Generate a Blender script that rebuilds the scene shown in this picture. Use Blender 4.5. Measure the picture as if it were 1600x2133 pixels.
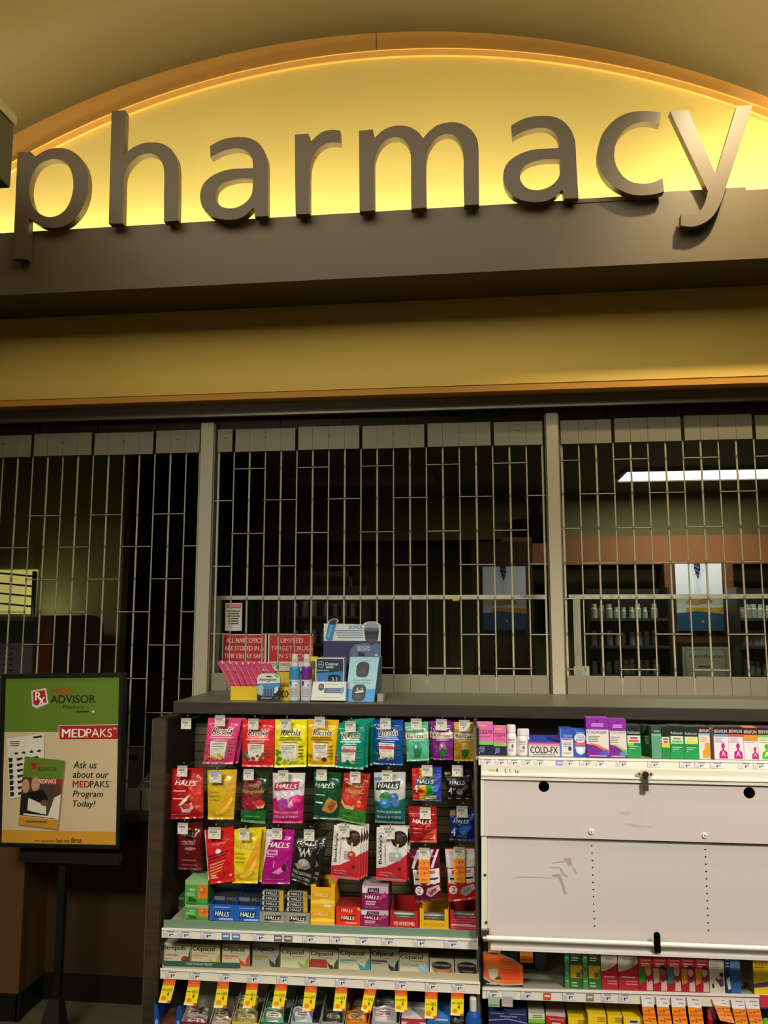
import bpy, bmesh, math, random
from mathutils import Vector, Matrix, noise
from mathutils.geometry import tessellate_polygon
random.seed(7)
for o in list(bpy.data.objects): bpy.data.objects.remove(o)
SC = bpy.context.scene
COL = SC.collection
# ------------------------------------------------------------------ camera
FPX, CAM = 1700.0, Vector((0, 0, 1.62))
YAW, PITCH = math.radians(6.66), math.radians(7.43)
FWD = Vector((-math.sin(YAW)*math.cos(PITCH), math.cos(YAW)*math.cos(PITCH), math.sin(PITCH)))
RGT = Vector((math.cos(YAW), math.sin(YAW), 0)); UPV = RGT.cross(FWD)
cd = bpy.data.cameras.new('camera'); cam = bpy.data.objects.new('camera', cd); COL.objects.link(cam)
cd.sensor_fit = 'VERTICAL'; cd.sensor_height = 24; cd.lens = FPX/2133*24; cd.clip_start = .05
cam.matrix_world = Matrix(((RGT.x, UPV.x, -FWD.x, CAM.x), (RGT.y, UPV.y, -FWD.y, CAM.y), (RGT.z, UPV.z, -FWD.z, CAM.z), (0, 0, 0, 1)))
SC.camera = cam
# ------------------------------------------------------------------ light and exposure
SC.view_settings.view_transform = 'Standard'; SC.view_settings.look = 'None'
SC.view_settings.gamma = 1; SC.view_settings.use_curve_mapping = False
SC.view_settings.exposure = 0.0
W = bpy.data.worlds.new('world'); SC.world = W; W.use_nodes = True
W.node_tree.nodes['Background'].inputs[0].default_value = (1.0, .82, .55, 1)
W.node_tree.nodes['Background'].inputs[1].default_value = 0.11
def area(name, loc, tgt, sx, sy, power, col, spread=180):
    l = bpy.data.lights.new(name, 'AREA'); l.shape = 'RECTANGLE'; l.size = sx; l.size_y = sy
    l.energy = power; l.color = col; l.spread = math.radians(spread)
    o = bpy.data.objects.new(name, l); COL.objects.link(o); o.location = loc
    o.rotation_euler = (Vector(tgt)-Vector(loc)).to_track_quat('-Z', 'Y').to_euler(); return o
def spot(name, loc, tgt, power, col, deg, blend, r):
    l = bpy.data.lights.new(name, 'SPOT'); l.energy = power; l.color = col; l.spot_size = math.radians(deg); l.spot_blend = blend; l.shadow_soft_size = r
    o = bpy.data.objects.new(name, l); COL.objects.link(o); o.location = loc
    o.rotation_euler = (Vector(tgt)-Vector(loc)).to_track_quat('-Z', 'Y').to_euler(); return o
area('store_light_front', (-.65, 1.85, 3.84), (-.65, 3.3, 2.3), 3.5, .9, 31, (1, .92, .70))
area('low_fill', (-1.2, .3, 2.5), (-1.1, 3.2, .70), 1.0, .4, 11, (1, .92, .78), 68)  # unseen fill, added to brighten the easel poster and lower goods
spot('shelf_light', (1.6, .75, 2.9), (.66, 2.85, .83), 400, (1, .92, .84), 56, .9, .22)
spot('fascia_light', (1.12, 2.3, 4.12), (1.36, 3.15, 2.95), 210, (1, .80, .48), 92, 1.0, .05)
spot('arch_fill', (1.6, .4, 3.35), (1.5, 3.42, 3.9), 150, (1, .82, .52), 36, 1.0, .15)  # unseen fill spot, added to brighten the arch and ceiling at right
area('cove_light', (-.45, 3.33, 3.16), (-.45, 3.47, 3.29), 5.2, .04, 66, (1, 1, .82))
area('pharmacy_ceiling_light', (1.75, 6.54, 2.70), (1.75, 6.54, 0), 1.1, .40, 17, (.97, 1, .80))
spot('back_office_lamp', (-2.86, 4.95, 1.62), (-2.80, 5.2, 1.80), 1.3, (.95, 1, .6), 130, 1, .05)
# ------------------------------------------------------------------ helpers
def P(x, y, Y):
    d = RGT*((x-800)/FPX) - UPV*((y-1066.5)/FPX) + FWD
    return CAM + d*(Y/d.y)
def lin(h):
    h = h.lstrip('#'); c = [int(h[i:i+2], 16)/255 for i in (0, 2, 4)]
    return tuple(v/12.92 if v <= .04045 else ((v+.055)/1.055)**2.4 for v in c)+(1,)
MATS = {}
def mat(col, kind='card'):
    k = (col, kind)
    if k in MATS: return MATS[k]
    m = bpy.data.materials.new(kind+'_'+col); m.use_nodes = True; nt = m.node_tree
    b = nt.nodes['Principled BSDF']; L = nt.links
    c = lin(col); b.inputs['Base Color'].default_value = c
    rough, metal, spec = {'card': (.5, 0, .4), 'film': (.24, 0, .5), 'paint': (.65, 0, .3), 'print': (.45, 0, .4), 'metal': (.33, .9, .5), 'gloss': (.15, 0, .5), 'matte': (.9, 0, .15), 'satin': (.42, .0, .35), 'plastic': (.3, 0, .5), 'wood': (.5, 0, .35), 'emit': (.5, 0, .3), 'glass': (.05, 0, .5), 'clear': (.08, 0, .5)}[kind]
    b.inputs['Roughness'].default_value = rough; b.inputs['Metallic'].default_value = metal
    b.inputs['Specular IOR Level'].default_value = spec
    def nz(scale, det=3):
        n = nt.nodes.new('ShaderNodeTexNoise'); n.inputs['Scale'].default_value = scale; n.inputs['Detail'].default_value = det
        t = nt.nodes.new('ShaderNodeTexCoord'); L.new(t.outputs['Object'], n.inputs['Vector']); return n, t
    if kind in ('film', 'paint', 'wood', 'card', 'satin', 'metal'):
        sc, st, ds = {'film': (46, .6, .005), 'paint': (140, .06, .002), 'wood': (60, .1, .002), 'card': (90, .05, .001), 'satin': (50, .05, .001), 'metal': (120, .05, .001)}[kind]
        n, t = nz(sc)
        bp = nt.nodes.new('ShaderNodeBump'); bp.inputs['Strength'].default_value = st; bp.inputs['Distance'].default_value = ds
        L.new(n.outputs['Fac'], bp.inputs['Height']); L.new(bp.outputs['Normal'], b.inputs['Normal'])
    if kind in ('wood', 'paint', 'matte', 'metal'):
        n, t = nz({'wood': 7, 'paint': 2.5, 'matte': 6, 'metal': 9}[kind], 5)
        if kind == 'wood':
            mp = nt.nodes.new('ShaderNodeMapping'); mp.inputs['Scale'].default_value = (1, 3, 9)
            L.new(t.outputs['Object'], mp.inputs['Vector']); L.new(mp.outputs['Vector'], n.inputs['Vector'])
        r = nt.nodes.new('ShaderNodeValToRGB'); a = {'wood': .25, 'paint': .04, 'matte': .08, 'metal': .12}[kind]
        r.color_ramp.elements[0].position = .3; r.color_ramp.elements[1].position = .7
        r.color_ramp.elements[0].color = tuple(v*(1-a) for v in c[:3])+(1,); r.color_ramp.elements[1].color = tuple(min(1, v*(1+a)) for v in c[:3])+(1,)
        L.new(n.outputs['Fac'], r.inputs['Fac']); L.new(r.outputs['Color'], b.inputs['Base Color'])
    if kind == 'emit':
        b.inputs['Emission Color'].default_value = c; b.inputs['Emission Strength'].default_value = 1
    if kind in ('glass', 'clear'):
        o = nt.nodes['Material Output']; mx = nt.nodes.new('ShaderNodeMixShader'); tr = nt.nodes.new('ShaderNodeBsdfTransparent')
        g = nt.nodes.new('ShaderNodeBsdfGlossy'); g.inputs['Roughness'].default_value = .03; g.inputs['Color'].default_value = (.8, .8, .8, 1)
        tr.inputs['Color'].default_value = c
        fr = nt.nodes.new('ShaderNodeFresnel'); fr.inputs['IOR'].default_value = 1.35 if kind == 'glass' else 1.5
        L.new(fr.outputs[0], mx.inputs[0]); L.new(tr.outputs[0], mx.inputs[1]); L.new(g.outputs[0], mx.inputs[2]); L.new(mx.outputs[0], o.inputs['Surface'])
    MATS[k] = m; return m
def M_(c):
    """'ff0000' or 'ff0000:film' -> material"""
    if not isinstance(c, str): return c
    a = c.split(':'); return mat(a[0], a[1] if len(a) > 1 else 'print')
TXT = {}
def text_tris(s, shear=0, bold=0):
    k = (s, shear, bold)
    if k in TXT: return TXT[k]
    cu = bpy.data.curves.new('t', 'FONT'); cu.body = s; cu.shear = shear; cu.offset = bold; cu.resolution_u = 3; cu.fill_mode = 'FRONT'
    ob = bpy.data.objects.new('t', cu); COL.objects.link(ob)
    dg = bpy.context.evaluated_depsgraph_get(); me = ob.evaluated_get(dg).to_mesh()
    vs = [(v.co.x, v.co.y) for v in me.vertices]; me.calc_loop_triangles(); ts = [tuple(t.vertices) for t in me.loop_triangles]
    ob.evaluated_get(dg).to_mesh_clear(); bpy.data.objects.remove(ob); bpy.data.curves.remove(cu)
    x0 = min(v[0] for v in vs); x1 = max(v[0] for v in vs); y0 = min(v[1] for v in vs); y1 = max(v[1] for v in vs)
    r = ([((x-x0)/(x1-x0), (y-y0)/(y1-y0)) for x, y in vs], ts, (y1-y0)/(x1-x0)); TXT[k] = r; return r
class MB:
    def __init__(s): s.v = []; s.f = []; s.m = []; s.ms = []; s.sm = []
    def mi(s, c):
        m = M_(c)
        if m not in s.ms: s.ms.append(m)
        return s.ms.index(m)
    def face(s, pts, c, smooth=False):
        n = len(s.v); s.v += [Vector(p) for p in pts]; s.f.append(tuple(range(n, n+len(pts)))); s.m.append(s.mi(c)); s.sm.append(smooth)
    def mesh(s, vs, fs, c, smooth=False):
        n = len(s.v); s.v += [Vector(p) for p in vs]; i = s.mi(c)
        for f in fs: s.f.append(tuple(n+k for k in f)); s.m.append(i); s.sm.append(smooth)
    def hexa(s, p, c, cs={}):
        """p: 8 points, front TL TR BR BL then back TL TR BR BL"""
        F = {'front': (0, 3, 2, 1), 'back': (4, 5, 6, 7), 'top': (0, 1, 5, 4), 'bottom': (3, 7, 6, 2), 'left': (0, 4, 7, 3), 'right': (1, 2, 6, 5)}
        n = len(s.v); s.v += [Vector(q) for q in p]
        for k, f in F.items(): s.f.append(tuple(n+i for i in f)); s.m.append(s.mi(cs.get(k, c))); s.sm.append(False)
    def box(s, x0, x1, y0, y1, z0, z1, c, cs={}):
        s.hexa([(x0, y0, z1), (x1, y0, z1), (x1, y0, z0), (x0, y0, z0), (x0, y1, z1), (x1, y1, z1), (x1, y1, z0), (x0, y1, z0)], c, cs)
    def prism(s, loops, y0, y1, c, side=None):
        """loops of (x,z): outline then holes; extruded from y0 (front) to y1"""
        fl = [Vector((x, z, 0)) for l in loops for x, z in l]
        tr = tessellate_polygon([[Vector((x, z, 0)) for x, z in l] for l in loops])
        s.mesh([(p.x, y0, p.y) for p in fl], [(a, b, d) for a, b, d in tr], c)
        s.mesh([(p.x, y1, p.y) for p in fl], [(a, d, b) for a, b, d in tr], c)
        for l in loops:
            n = len(l); s.mesh([(x, y0, z) for x, z in l]+[(x, y1, z) for x, z in l], [(i, (i+1) % n, n+(i+1) % n, n+i) for i in range(n)], side or c)
    def tube(s, a, b, r, c, n=8, r2=None, caps=True):
        a = Vector(a); b = Vector(b); d = (b-a).normalized(); u = d.orthogonal().normalized(); w = d.cross(u); r2 = r if r2 is None else r2
        vs = [a+(u*math.cos(t)+w*math.sin(t))*r for t in (2*math.pi*i/n for i in range(n))]+[b+(u*math.cos(t)+w*math.sin(t))*r2 for t in (2*math.pi*i/n for i in range(n))]
        s.mesh(vs, [(i, (i+1) % n, n+(i+1) % n, n+i) for i in range(n)], c, True)
        if caps: s.mesh(vs, [tuple(range(n))[::-1], tuple(range(n, 2*n))], c)
    def path(s, pts, r, c, n=8):
        for a, b in zip(pts, pts[1:]): s.tube(a, b, r, c, n)
    def lathe(s, prof, c, n=20, cen=(0, 0, 0)):
        """prof (r,z) bottom to top; c one colour or a list per segment"""
        vs = [Vector(cen)+Vector((r*math.cos(2*math.pi*i/n), r*math.sin(2*math.pi*i/n), z)) for r, z in prof for i in range(n)]
        for k in range(len(prof)-1):
            s.mesh(vs[k*n:(k+2)*n], [(i, (i+1) % n, n+(i+1) % n, n+i) for i in range(n)], c[k] if isinstance(c, list) else c, True)
        s.mesh(vs[-n:], [tuple(range(n))], c[-1] if isinstance(c, list) else c)
        s.mesh(vs[:n], [tuple(range(n))[::-1]], c[0] if isinstance(c, list) else c)
    def build(s, name, parent=None, loc=None, rot=None, bevel=0):
        me = bpy.data.meshes.new(name); o = bpy.data.objects.new(name, me); COL.objects.link(o)
        off = Vector(loc) if loc is not None and parent is None else Vector((0, 0, 0))
        q = parent
        while q is not None: off = off+Vector(q.location); q = q.parent
        me.from_pydata([v-off for v in s.v], [], s.f)
        for m in s.ms: me.materials.append(m)
        me.polygons.foreach_set('material_index', s.m); me.polygons.foreach_set('use_smooth', s.sm); me.update()
        if parent is not None: o.parent = parent
        else: o.location = off
        if rot: o.rotation_euler = rot
        if bevel:
            b = o.modifiers.new('bevel', 'BEVEL'); b.width = bevel; b.segments = 2; b.limit_method = 'ANGLE'; b.angle_limit = .9
        return o
class Face:
    """a printed surface: (u,v) with v downwards -> points on S(u,v), shifted outwards a little more with each layer"""
    def __init__(s, mb, S, w, h, maxlen=None, quad=None, step=.00005):
        s.mb = mb; s.S = S; s.w = w; s.h = h; s.k = 0; s.ml = maxlen; s.q = quad; s.st = step
    def pt(s, u, v): return s.S(u, v, s.st*(s.k+1.5)+(.0006 if s.ml else 0))
    def inv(s, x, y):
        TL, TR, BR, BL = s.q; u = v = .5
        for _ in range(8):
            a = [TL[i]+(TR[i]-TL[i])*u for i in (0, 1)]; b = [BL[i]+(BR[i]-BL[i])*u for i in (0, 1)]
            c = [a[i]+(b[i]-a[i])*v for i in (0, 1)]
            du = [(TR[i]-TL[i])*(1-v)+(BR[i]-BL[i])*v for i in (0, 1)]; dv = [b[i]-a[i] for i in (0, 1)]
            e = (x-c[0], y-c[1]); D = du[0]*dv[1]-du[1]*dv[0]
            u += (e[0]*dv[1]-e[1]*dv[0])/D; v += (du[0]*e[1]-du[1]*e[0])/D
        return u, v
    def tris(s, vs, ts, c):
        tt = [[vs[i] for i in t] for t in ts]
        if s.ml:
            out = []
            while tt:
                t = tt.pop(); L = [math.hypot((t[i][0]-t[(i+1) % 3][0])*s.w, (t[i][1]-t[(i+1) % 3][1])*s.h) for i in range(3)]
                i = L.index(max(L))
                if L[i] > s.ml:
                    a, b, d = t[i], t[(i+1) % 3], t[(i+2) % 3]; m = ((a[0]+b[0])/2, (a[1]+b[1])/2); tt += [[a, m, d], [m, b, d]]
                else: out.append(t)
            tt = out
        n = len(s.mb.v); i = s.mb.mi(c); idx = {}
        for t in tt:
            f = []
            for p in t:
                if p not in idx: idx[p] = n+len(idx); s.mb.v.append(s.pt(*p))
                f.append(idx[p])
            a, b, d = (s.mb.v[k] for k in f)
            if (b-a).cross(d-a).y > 0: f.reverse()
            s.mb.f.append(tuple(f)); s.mb.m.append(i); s.mb.sm.append(False)
        s.k += 1
    def p(s, pts, c):
        tr = tessellate_polygon([[Vector((a, b, 0)) for a, b in pts]]); s.tris([tuple(q) for q in pts], tr, c)
    def r(s, u0, v0, u1, v1, c): s.tris([(u0, v0), (u1, v0), (u1, v1), (u0, v1)], [(0, 1, 2), (0, 2, 3)], c)
    def rr(s, u0, v0, u1, v1, rad, c):
        ru = rad/s.w; rv = rad/s.h; P_ = []
        for cu, cv, a0 in ((u1-ru, v0+rv, -90), (u1-ru, v1-rv, 0), (u0+ru, v1-rv, 90), (u0+ru, v0+rv, 180)):
            for k in range(5):
                a = math.radians(a0+k*22.5); P_.append((cu+ru*math.cos(a), cv+rv*math.sin(a)))
        s.p(P_, c)
    def e(s, cu, cv, ru, rv, c, n=16, a0=0):
        s.p([(cu+ru*math.cos(a0+2*math.pi*i/n), cv+rv*math.sin(a0+2*math.pi*i/n)) for i in range(n)], c)
    def t(s, txt, cu, cv, w, c, h=None, shear=0, bold=.0, out=None, rot=0, ow=.04):
        vs, ts, asp = text_tris(txt, shear); hh = h if h else w*s.w*asp/s.h
        em = (h or 1)*s.h*0+(hh*s.h if rot != 90 else w*s.w)/.75
        def put(dx, dz, col):
            du, dv = dx*em/s.w, dz*em/s.h
            if rot == 90: q = [(cu-(b-.5)*w+dv*s.h/s.w, cv+(.5-a)*(h or 1)+du*s.w/s.h) for a, b in vs]
            else: q = [(cu+(a-.5)*w+du, cv+(.5-b)*hh+dv+(a-.5)*math.tan(rot)*w*s.w/s.h) for a, b in vs]
            ml = s.ml; s.ml = None if not ml else ml*1.5; s.tris(q, ts, col); s.ml = ml; s.k -= .4
        if out:
            r = ow*1.2+bold*.6
            for k in range(8): put(r*math.cos(k*math.pi/4), r*math.sin(k*math.pi/4), out)
            s.k += .4
        for d in ((0,) if bold < .005 else (-bold*.55, 0, bold*.55)): put(d, 0, c)
        s.k += .4
    def ln(s, u0, v0, u1, n, dv, c, th=.35, al=0):
        rnd = random.Random(int(u0*1000+v0*777)); 
        for i in range(n):
            w = (u1-u0)*(.72+.28*rnd.random()); a = u0+((u1-u0)-w)*(.5+.5*al)
            s.k -= 1 if i else 0
            s.r(a, v0+i*dv, a+w, v0+i*dv+dv*th, c)
def tag(o, label=None, cat=None, group=None, kind=None):
    if label: o['label'] = label
    if cat: o['category'] = cat
    if group: o['group'] = group
    if kind: o['kind'] = kind
    return o
def empty(name, loc, label, cat, group=None):
    o = bpy.data.objects.new(name, None); COL.objects.link(o); o.location = loc; o.empty_display_size = .05
    return tag(o, label, cat, group)
def copy_thing(o, loc, label, group=None):
    c = o.copy(); COL.objects.link(c); c.location = loc; c['label'] = label
    if group: c['group'] = group
    for ch in o.children:
        d = ch.copy(); COL.objects.link(d); d.parent = c
    return c
def struct(o): o['kind'] = 'structure'; return o
def smooth_loop(pts, n=5):
    """Catmull-Rom through (x,y) points; a third entry 1 marks a corner"""
    N = len(pts); out = []
    for i in range(N):
        p0, p1, p2, p3 = (pts[(i+k) % N] for k in (-1, 0, 1, 2))
        c1 = len(p1) > 2; c2 = len(p2) > 2
        if c1 and c2: out.append(p1[:2]); continue
        a = p1 if c1 else p0; d = p2 if c2 else p3
        for j in range(n):
            t = j/n
            f = lambda q: .5*((2*p1[q])+(-a[q]+p2[q])*t+(2*a[q]-5*p1[q]+4*p2[q]-d[q])*t*t+(-a[q]+3*p1[q]-3*p2[q]+d[q])*t**3)
            out.append((f(0), f(1)))
    return out
def zt(ox, oy, s): return lambda x, y: (ox+x/s, oy+y/s)
def bilin(A, B, C, D, off=None):
    A, B, C, D = map(Vector, (A, B, C, D))
    n = (B-A).cross(D-A).normalized()
    if n.y > 0: n = -n
    return lambda u, v, e: (A+(B-A)*u)*(1-v)+(D+(C-D)*u)*v+n*e
def rect_on(x0, y0, x1, y1, Y):
    xm = (x0+x1)/2; ym = (y0+y1)/2
    return P(x0, ym, Y).x, P(x1, ym, Y).x, P(xm, y1, Y).z, P(xm, y0, Y).z
def flat_face(mb, x0, x1, z0, z1, Y, quad=None, step=.00005):
    return Face(mb, bilin((x0, Y, z1), (x1, Y, z1), (x1, Y, z0), (x0, Y, z0)), x1-x0, z1-z0, None, quad, step)
def carton(name, px, Y, depth, cs, design, label, cat='box', group=None, zb=None, top=None, rot=0, quad=False):
    """a printed box: px (x0,y0,x1,y1) is its front in the photograph, Y its distance"""
    x0, x1, z0, z1 = rect_on(*px, Y)
    if zb is not None: z0 = zb
    mb = MB(); base = cs if isinstance(cs, str) else cs['front']
    w = x1-x0; cx = (x0+x1)/2
    mb.box(x0, x1, Y, Y+depth, z0, z1, base, cs if isinstance(cs, dict) else {})
    F = flat_face(mb, x0, x1, z0, z1, Y)
    if design: design(F)
    o = mb.build(name, None, (cx, Y+depth/2, z0), (0, 0, rot) if rot else None)
    return tag(o, label, cat, group)
# ------------------------------------------------------------------ the setting
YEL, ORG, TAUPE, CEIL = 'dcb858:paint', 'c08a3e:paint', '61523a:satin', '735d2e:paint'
GY = 3.55
def wallbox(name, x0, x1, y0, y1, z0, z1, c, **k):
    m = MB(); m.box(x0, x1, y0, y1, z0, z1, c); o = struct(m.build(name, None, ((x0+x1)/2, (y0+y1)/2, z0), **k)); return o
wallbox('floor', -4.5, 4, -2.5, 8.6, -.05, 0, '5a5740:matte')
AC, AR = (-.459, .505), 3.7015
def arc(c, r, a0, a1, n): return [(c[0]+r*math.cos(math.radians(a0+(a1-a0)*i/n)), c[1]+r*math.sin(math.radians(a0+(a1-a0)*i/n))) for i in range(n+1)]
# wall round the lit arch, its reveal and the recessed niche wall behind
m = MB(); z0 = 3.0
half = math.degrees(math.asin((z0-AC[1])/AR)); inner = arc(AC, AR, half, 180-half, 64)
VC, VR = (-.54, .50), 4.06
h2 = math.degrees(math.asin((z0-VC[1])/(VR-.26))); outer = arc(VC, VR-.2595, 180-h2, h2, 110)
m.prism([[(x, z) for x, z in inner]+[(x, z) for x, z in outer]], 3.42, 3.46, ORG)
struct(m.build('wall_arch', None, (-.46, 3.44, 3.0)))
m = MB()
for (a, b) in zip(inner, inner[1:]): m.face([(a[0], 3.415, a[1]), (b[0], 3.415, b[1]), (b[0], 3.475, b[1]), (a[0], 3.475, a[1])], 'd69a3c:paint', True)
for (a, b), (c, d) in zip(zip(inner, inner[1:]), zip(arc(AC, AR+.004, half, 180-half, 64), arc(AC, AR+.004, half, 180-half, 64)[1:])):
    m.face([(a[0], 3.415, a[1]), (b[0], 3.415, b[1]), (d[0], 3.415, d[1]), (c[0], 3.415, c[1])], 'd69a3c:paint')
struct(m.build('trim_1', None, (-.46, 3.44, 3.0)))
wallbox('wall_niche', -3.2, 2.4, 3.475, 3.50, 2.98, 4.26, 'cfb45e:paint')
m = MB(); m.path([(-.434, 3.417, 4.206), (-.4345, 3.417, 4.25), (-.436, 3.417, 4.303)], .0012, '3a2a12:matte', 5)
tag(m.build('wall_crack', None, (-.434, 3.417, 4.2)), 'thin dark vertical crack in the orange wall above the crown of the arch', 'crack')
# barrel-vaulted ceiling running towards the shopper, rounded into the wall
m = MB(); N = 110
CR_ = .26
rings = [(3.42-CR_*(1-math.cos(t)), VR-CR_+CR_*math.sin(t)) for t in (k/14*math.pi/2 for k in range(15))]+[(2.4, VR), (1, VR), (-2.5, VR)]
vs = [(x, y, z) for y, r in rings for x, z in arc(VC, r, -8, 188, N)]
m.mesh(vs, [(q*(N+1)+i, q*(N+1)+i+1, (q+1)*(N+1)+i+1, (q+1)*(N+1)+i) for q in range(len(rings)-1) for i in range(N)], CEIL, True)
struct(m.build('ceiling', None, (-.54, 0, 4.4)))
# taupe fascia under the niche: front board and bottom board, open at the top for the cove lamp
m = MB(); m.box(-3.1, 2.3, 3.15, 3.18, 3.0, 3.283, TAUPE); m.box(-3.1, 2.3, 3.18, 3.47, 3.0, 3.02, TAUPE)
m.box(.70, 1.06, 3.152, 3.176, 3.283, 3.297, TAUPE); m.box(.36, .66, 3.146, 3.150, 3.268, 3.285, TAUPE)
tag(m.build('sign_fascia', None, (-.4, 3.15, 3.0)), 'long taupe fascia board below the lit arch carrying the big sign letters', 'fascia')
wallbox('wall_soffit', -3.3, 2.5, 3.42, 3.495, 2.612, 3.0, YEL)
m = MB(); m.box(-3.3, 2.5, 3.423, 3.4949, 2.583, 2.6119, 'c98f36:paint')
struct(m.build('trim_2', None, (-.4, 3.45, 2.58)))
m = MB(); m.box(-3.3, 2.5, 3.496, 3.51, 2.535, 2.60, '7d7360:satin'); m.box(-3.3, 2.5, 3.492, 3.515, 2.526, 2.535, 'a8a18c:metal')
m.box(-3.3, 2.5, 3.59, 3.61, 2.48, 2.62, '55503f:satin'); m.box(-3.3, 2.5, 3.50, 3.61, 2.62, 2.63, '55503f:satin')
for k in range(20):
    m.box(-2.95+k*.2925, -2.945+k*.2925, 3.585, 3.59, 2.48, 2.60, '1c1a12')
tag(m.build('grille_track', None, (-.4, 3.5, 2.5)), 'grey metal ceiling track with a pale lip above the folding grilles', 'track')
# counter wall under the grilles
wallbox('wall_counter', -4.3, -1.19, 3.56, 3.66, 0, .755, '38260f:paint')
wallbox('wall_counter_high', -1.19, 2.6, 3.60, 3.70, 0, 1.26, '5b4630:paint')
wallbox('wall_return', -3.6, P(47, 1900, 3.36).x, 3.36, 3.56, 0, .73, '5f4220:paint')
wallbox('baseboard_back', P(49, 1900, 3.36).x, -1.14, 3.545, 3.56, 0, .105, '15140f:satin')
wallbox('baseboard_left', -3.6, P(44, 2050, 3.345).x, 3.345, 3.36, 0, .10, '15140f:satin')
wallbox('baseboard_return', P(47, 1900, 3.36).x, P(50.5, 1900, 3.36).x, 3.345, 3.545, 0, .10, '15140f:satin')
m = MB(); m.box(-4.3, -1.19, 3.50, 3.80, .755, .79, '3c3427:satin'); 
tag(m.build('low_counter', None, (-2.4, 3.6, .755), bevel=.004), 'dark low counter top under the left-hand folding grille', 'counter')
# ------------------------------------------------------------------ pharmacy behind the grilles
wallbox('wall_pharmacy_back', -3.0, 4.2, 8.3, 8.4, 0, 2.75, '7a7048:paint')
wallbox('ceiling_pharmacy', -4.5, 4.2, 3.62, 8.4, 2.75, 2.80, '77745c:paint')
wallbox('wall_pharmacy_right', 4.1, 4.2, 3.62, 8.4, 0, 2.75, '7a7048:paint')
wallbox('wall_office', -4.2, P(254, 1200, 5.2).x, 5.2, 5.3, 0, 2.75, '8a8452:paint')
wallbox('wall_doorway_shade', -2.75, -1.5, 5.45, 5.5, 0, 2.75, '12120d:matte')  # near-black sheet: the unlit doorway's darkness is put into its colour
wallbox('wall_left', -4.5, -4.4, 3.5, 8.4, 0, 2.75, '6d6744:paint')
wallbox('wall_bulkhead', .2, 4.1, 7.35, 7.5, 2.09, 2.34, '96613a:paint')
wallbox('wall_header', -3.0, 4.1, 7.55, 7.62, 2.34, 2.75, '837a52:paint')
def troffer(x0, x1, y0, y1, lit, label):
    e = empty('ceiling_light', ((x0+x1)/2, (y0+y1)/2, 2.75), label, 'ceiling light', 'pharmacy ceiling lights')
    m = MB(); f = .03
    for a in ((x0, x1, y0, y0+f), (x0, x1, y1-f, y1), (x0, x0+f, y0+f, y1-f), (x1-f, x1, y0+f, y1-f)): m.box(*a, 2.725, 2.75, '8c8a78:satin')
    m.build('frame', e)
    m = MB(); m.box(x0+f, x1-f, y0+f, y1-f, 2.735, 2.745, mat('f4fff0', 'emit') if lit else '9aa092:satin'); m.build('diffuser', e)
troffer(1.10, 2.42, 6.27, 6.80, 1, 'lit long white ceiling light panel at the upper right behind the grille')
troffer(-1.55, -.35, 6.3, 6.75, 0, 'unlit ceiling light panel behind the middle grille')
bpy.data.materials['emit_f4fff0'].node_tree.nodes['Principled BSDF'].inputs['Emission Strength'].default_value = 2.2
# window in the left office with a dark wire rack in front
m = MB(); xw0, xw1, zw0, zw1 = rect_on(-60, 1187, 76, 1279, 5.19)
m.box(xw0, xw1, 5.185, 5.199, zw0, zw1, mat('c9bd68', 'emit'))
bpy.data.materials['emit_c9bd68'].node_tree.nodes['Principled BSDF'].inputs['Emission Strength'].default_value = .62
struct(m.build('window_1', None, ((xw0+xw1)/2, 5.19, zw0)))
m = MB()
for y in (1196, 1217, 1238, 1259): 
    a = P(-60, y-8, 5.1); b = P(74, y+5, 5.1); m.tube(a, b, .006, '12110c:satin', 6)
m.tube(P(72, 1190, 5.1), P(68, 1295, 5.1), .014, '12110c:satin'); m.tube(P(77, 1192, 5.12), P(73, 1293, 5.12), .005, 'b8b4a4:satin')
m.tube(P(-58, 1182, 5.1), P(-60, 1290, 5.1), .012, '12110c:satin')
m.tube(P(70, 1290, 5.1), P(70, 1290, 5.1)*1+Vector((0, 0, -1.25-.38)), .012, '12110c:satin'); m.tube(P(-60, 1290, 5.1), P(-60, 1290, 5.1)+Vector((0, 0, -1.63)), .012, '12110c:satin')
tag(m.build('wire_rack', None, P(10, 1240, 5.1)), 'dark wire rack silhouetted against the bright window at far left', 'rack')
# dark rounded privacy screen, wall chart and office things at the left
m = MB(); a = P(112, 1282, 4.6); b = P(212, 1300, 4.6); r = .075
pts = [(a.x-.09, .8), (b.x, .8), (b.x, a.z-r)]+[(b.x-r+r*math.cos(t), a.z-r+r*math.sin(t)) for t in (math.pi/2*i/8 for i in range(9))]+[(a.x-.09, a.z)]
pts = [(p[0], p[1]) for p in pts]
e = empty('privacy_screen', (a.x+.1, 4.6, .79), 'dark brown screen with a rounded top corner standing behind the left grille', 'screen')
m.prism([pts], 4.6, 4.63, '241a12:satin'); m.build('panel', e)
m = MB(); m.box(a.x-.09, a.x, 4.585, 4.6, .8, a.z, '5a3218:satin'); m.build('edge_strip', e); tag(e.children[-1], 'rust brown edge strip')
m = MB(); m.box(a.x-.2, b.x+.05, 4.45, 4.8, .72, .80, '1a1712:satin'); m.box(a.x-.1, b.x, 4.5, 4.75, 0, .72, '1a1712:satin'); m.build('base_cabinet', e)
e = empty('wall_chart', P(20, 1420, 4.5), 'grey chart with rows of small marks and a dark green heading at far left', 'chart')
x0, x1, z0, z1 = rect_on(-60, 1285, 64, 1560, 4.5)
m = MB(); m.box(x0, x1, 4.5, 4.53, .0, z1, '59594a:satin', {'front': '55564a'}); F = flat_face(m, x0, x1, z0, z1, 4.5)
F.r(.0, .03, 1, .20, '24301f'); F.r(0, .20, .98, 1, '5f6063')
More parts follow.
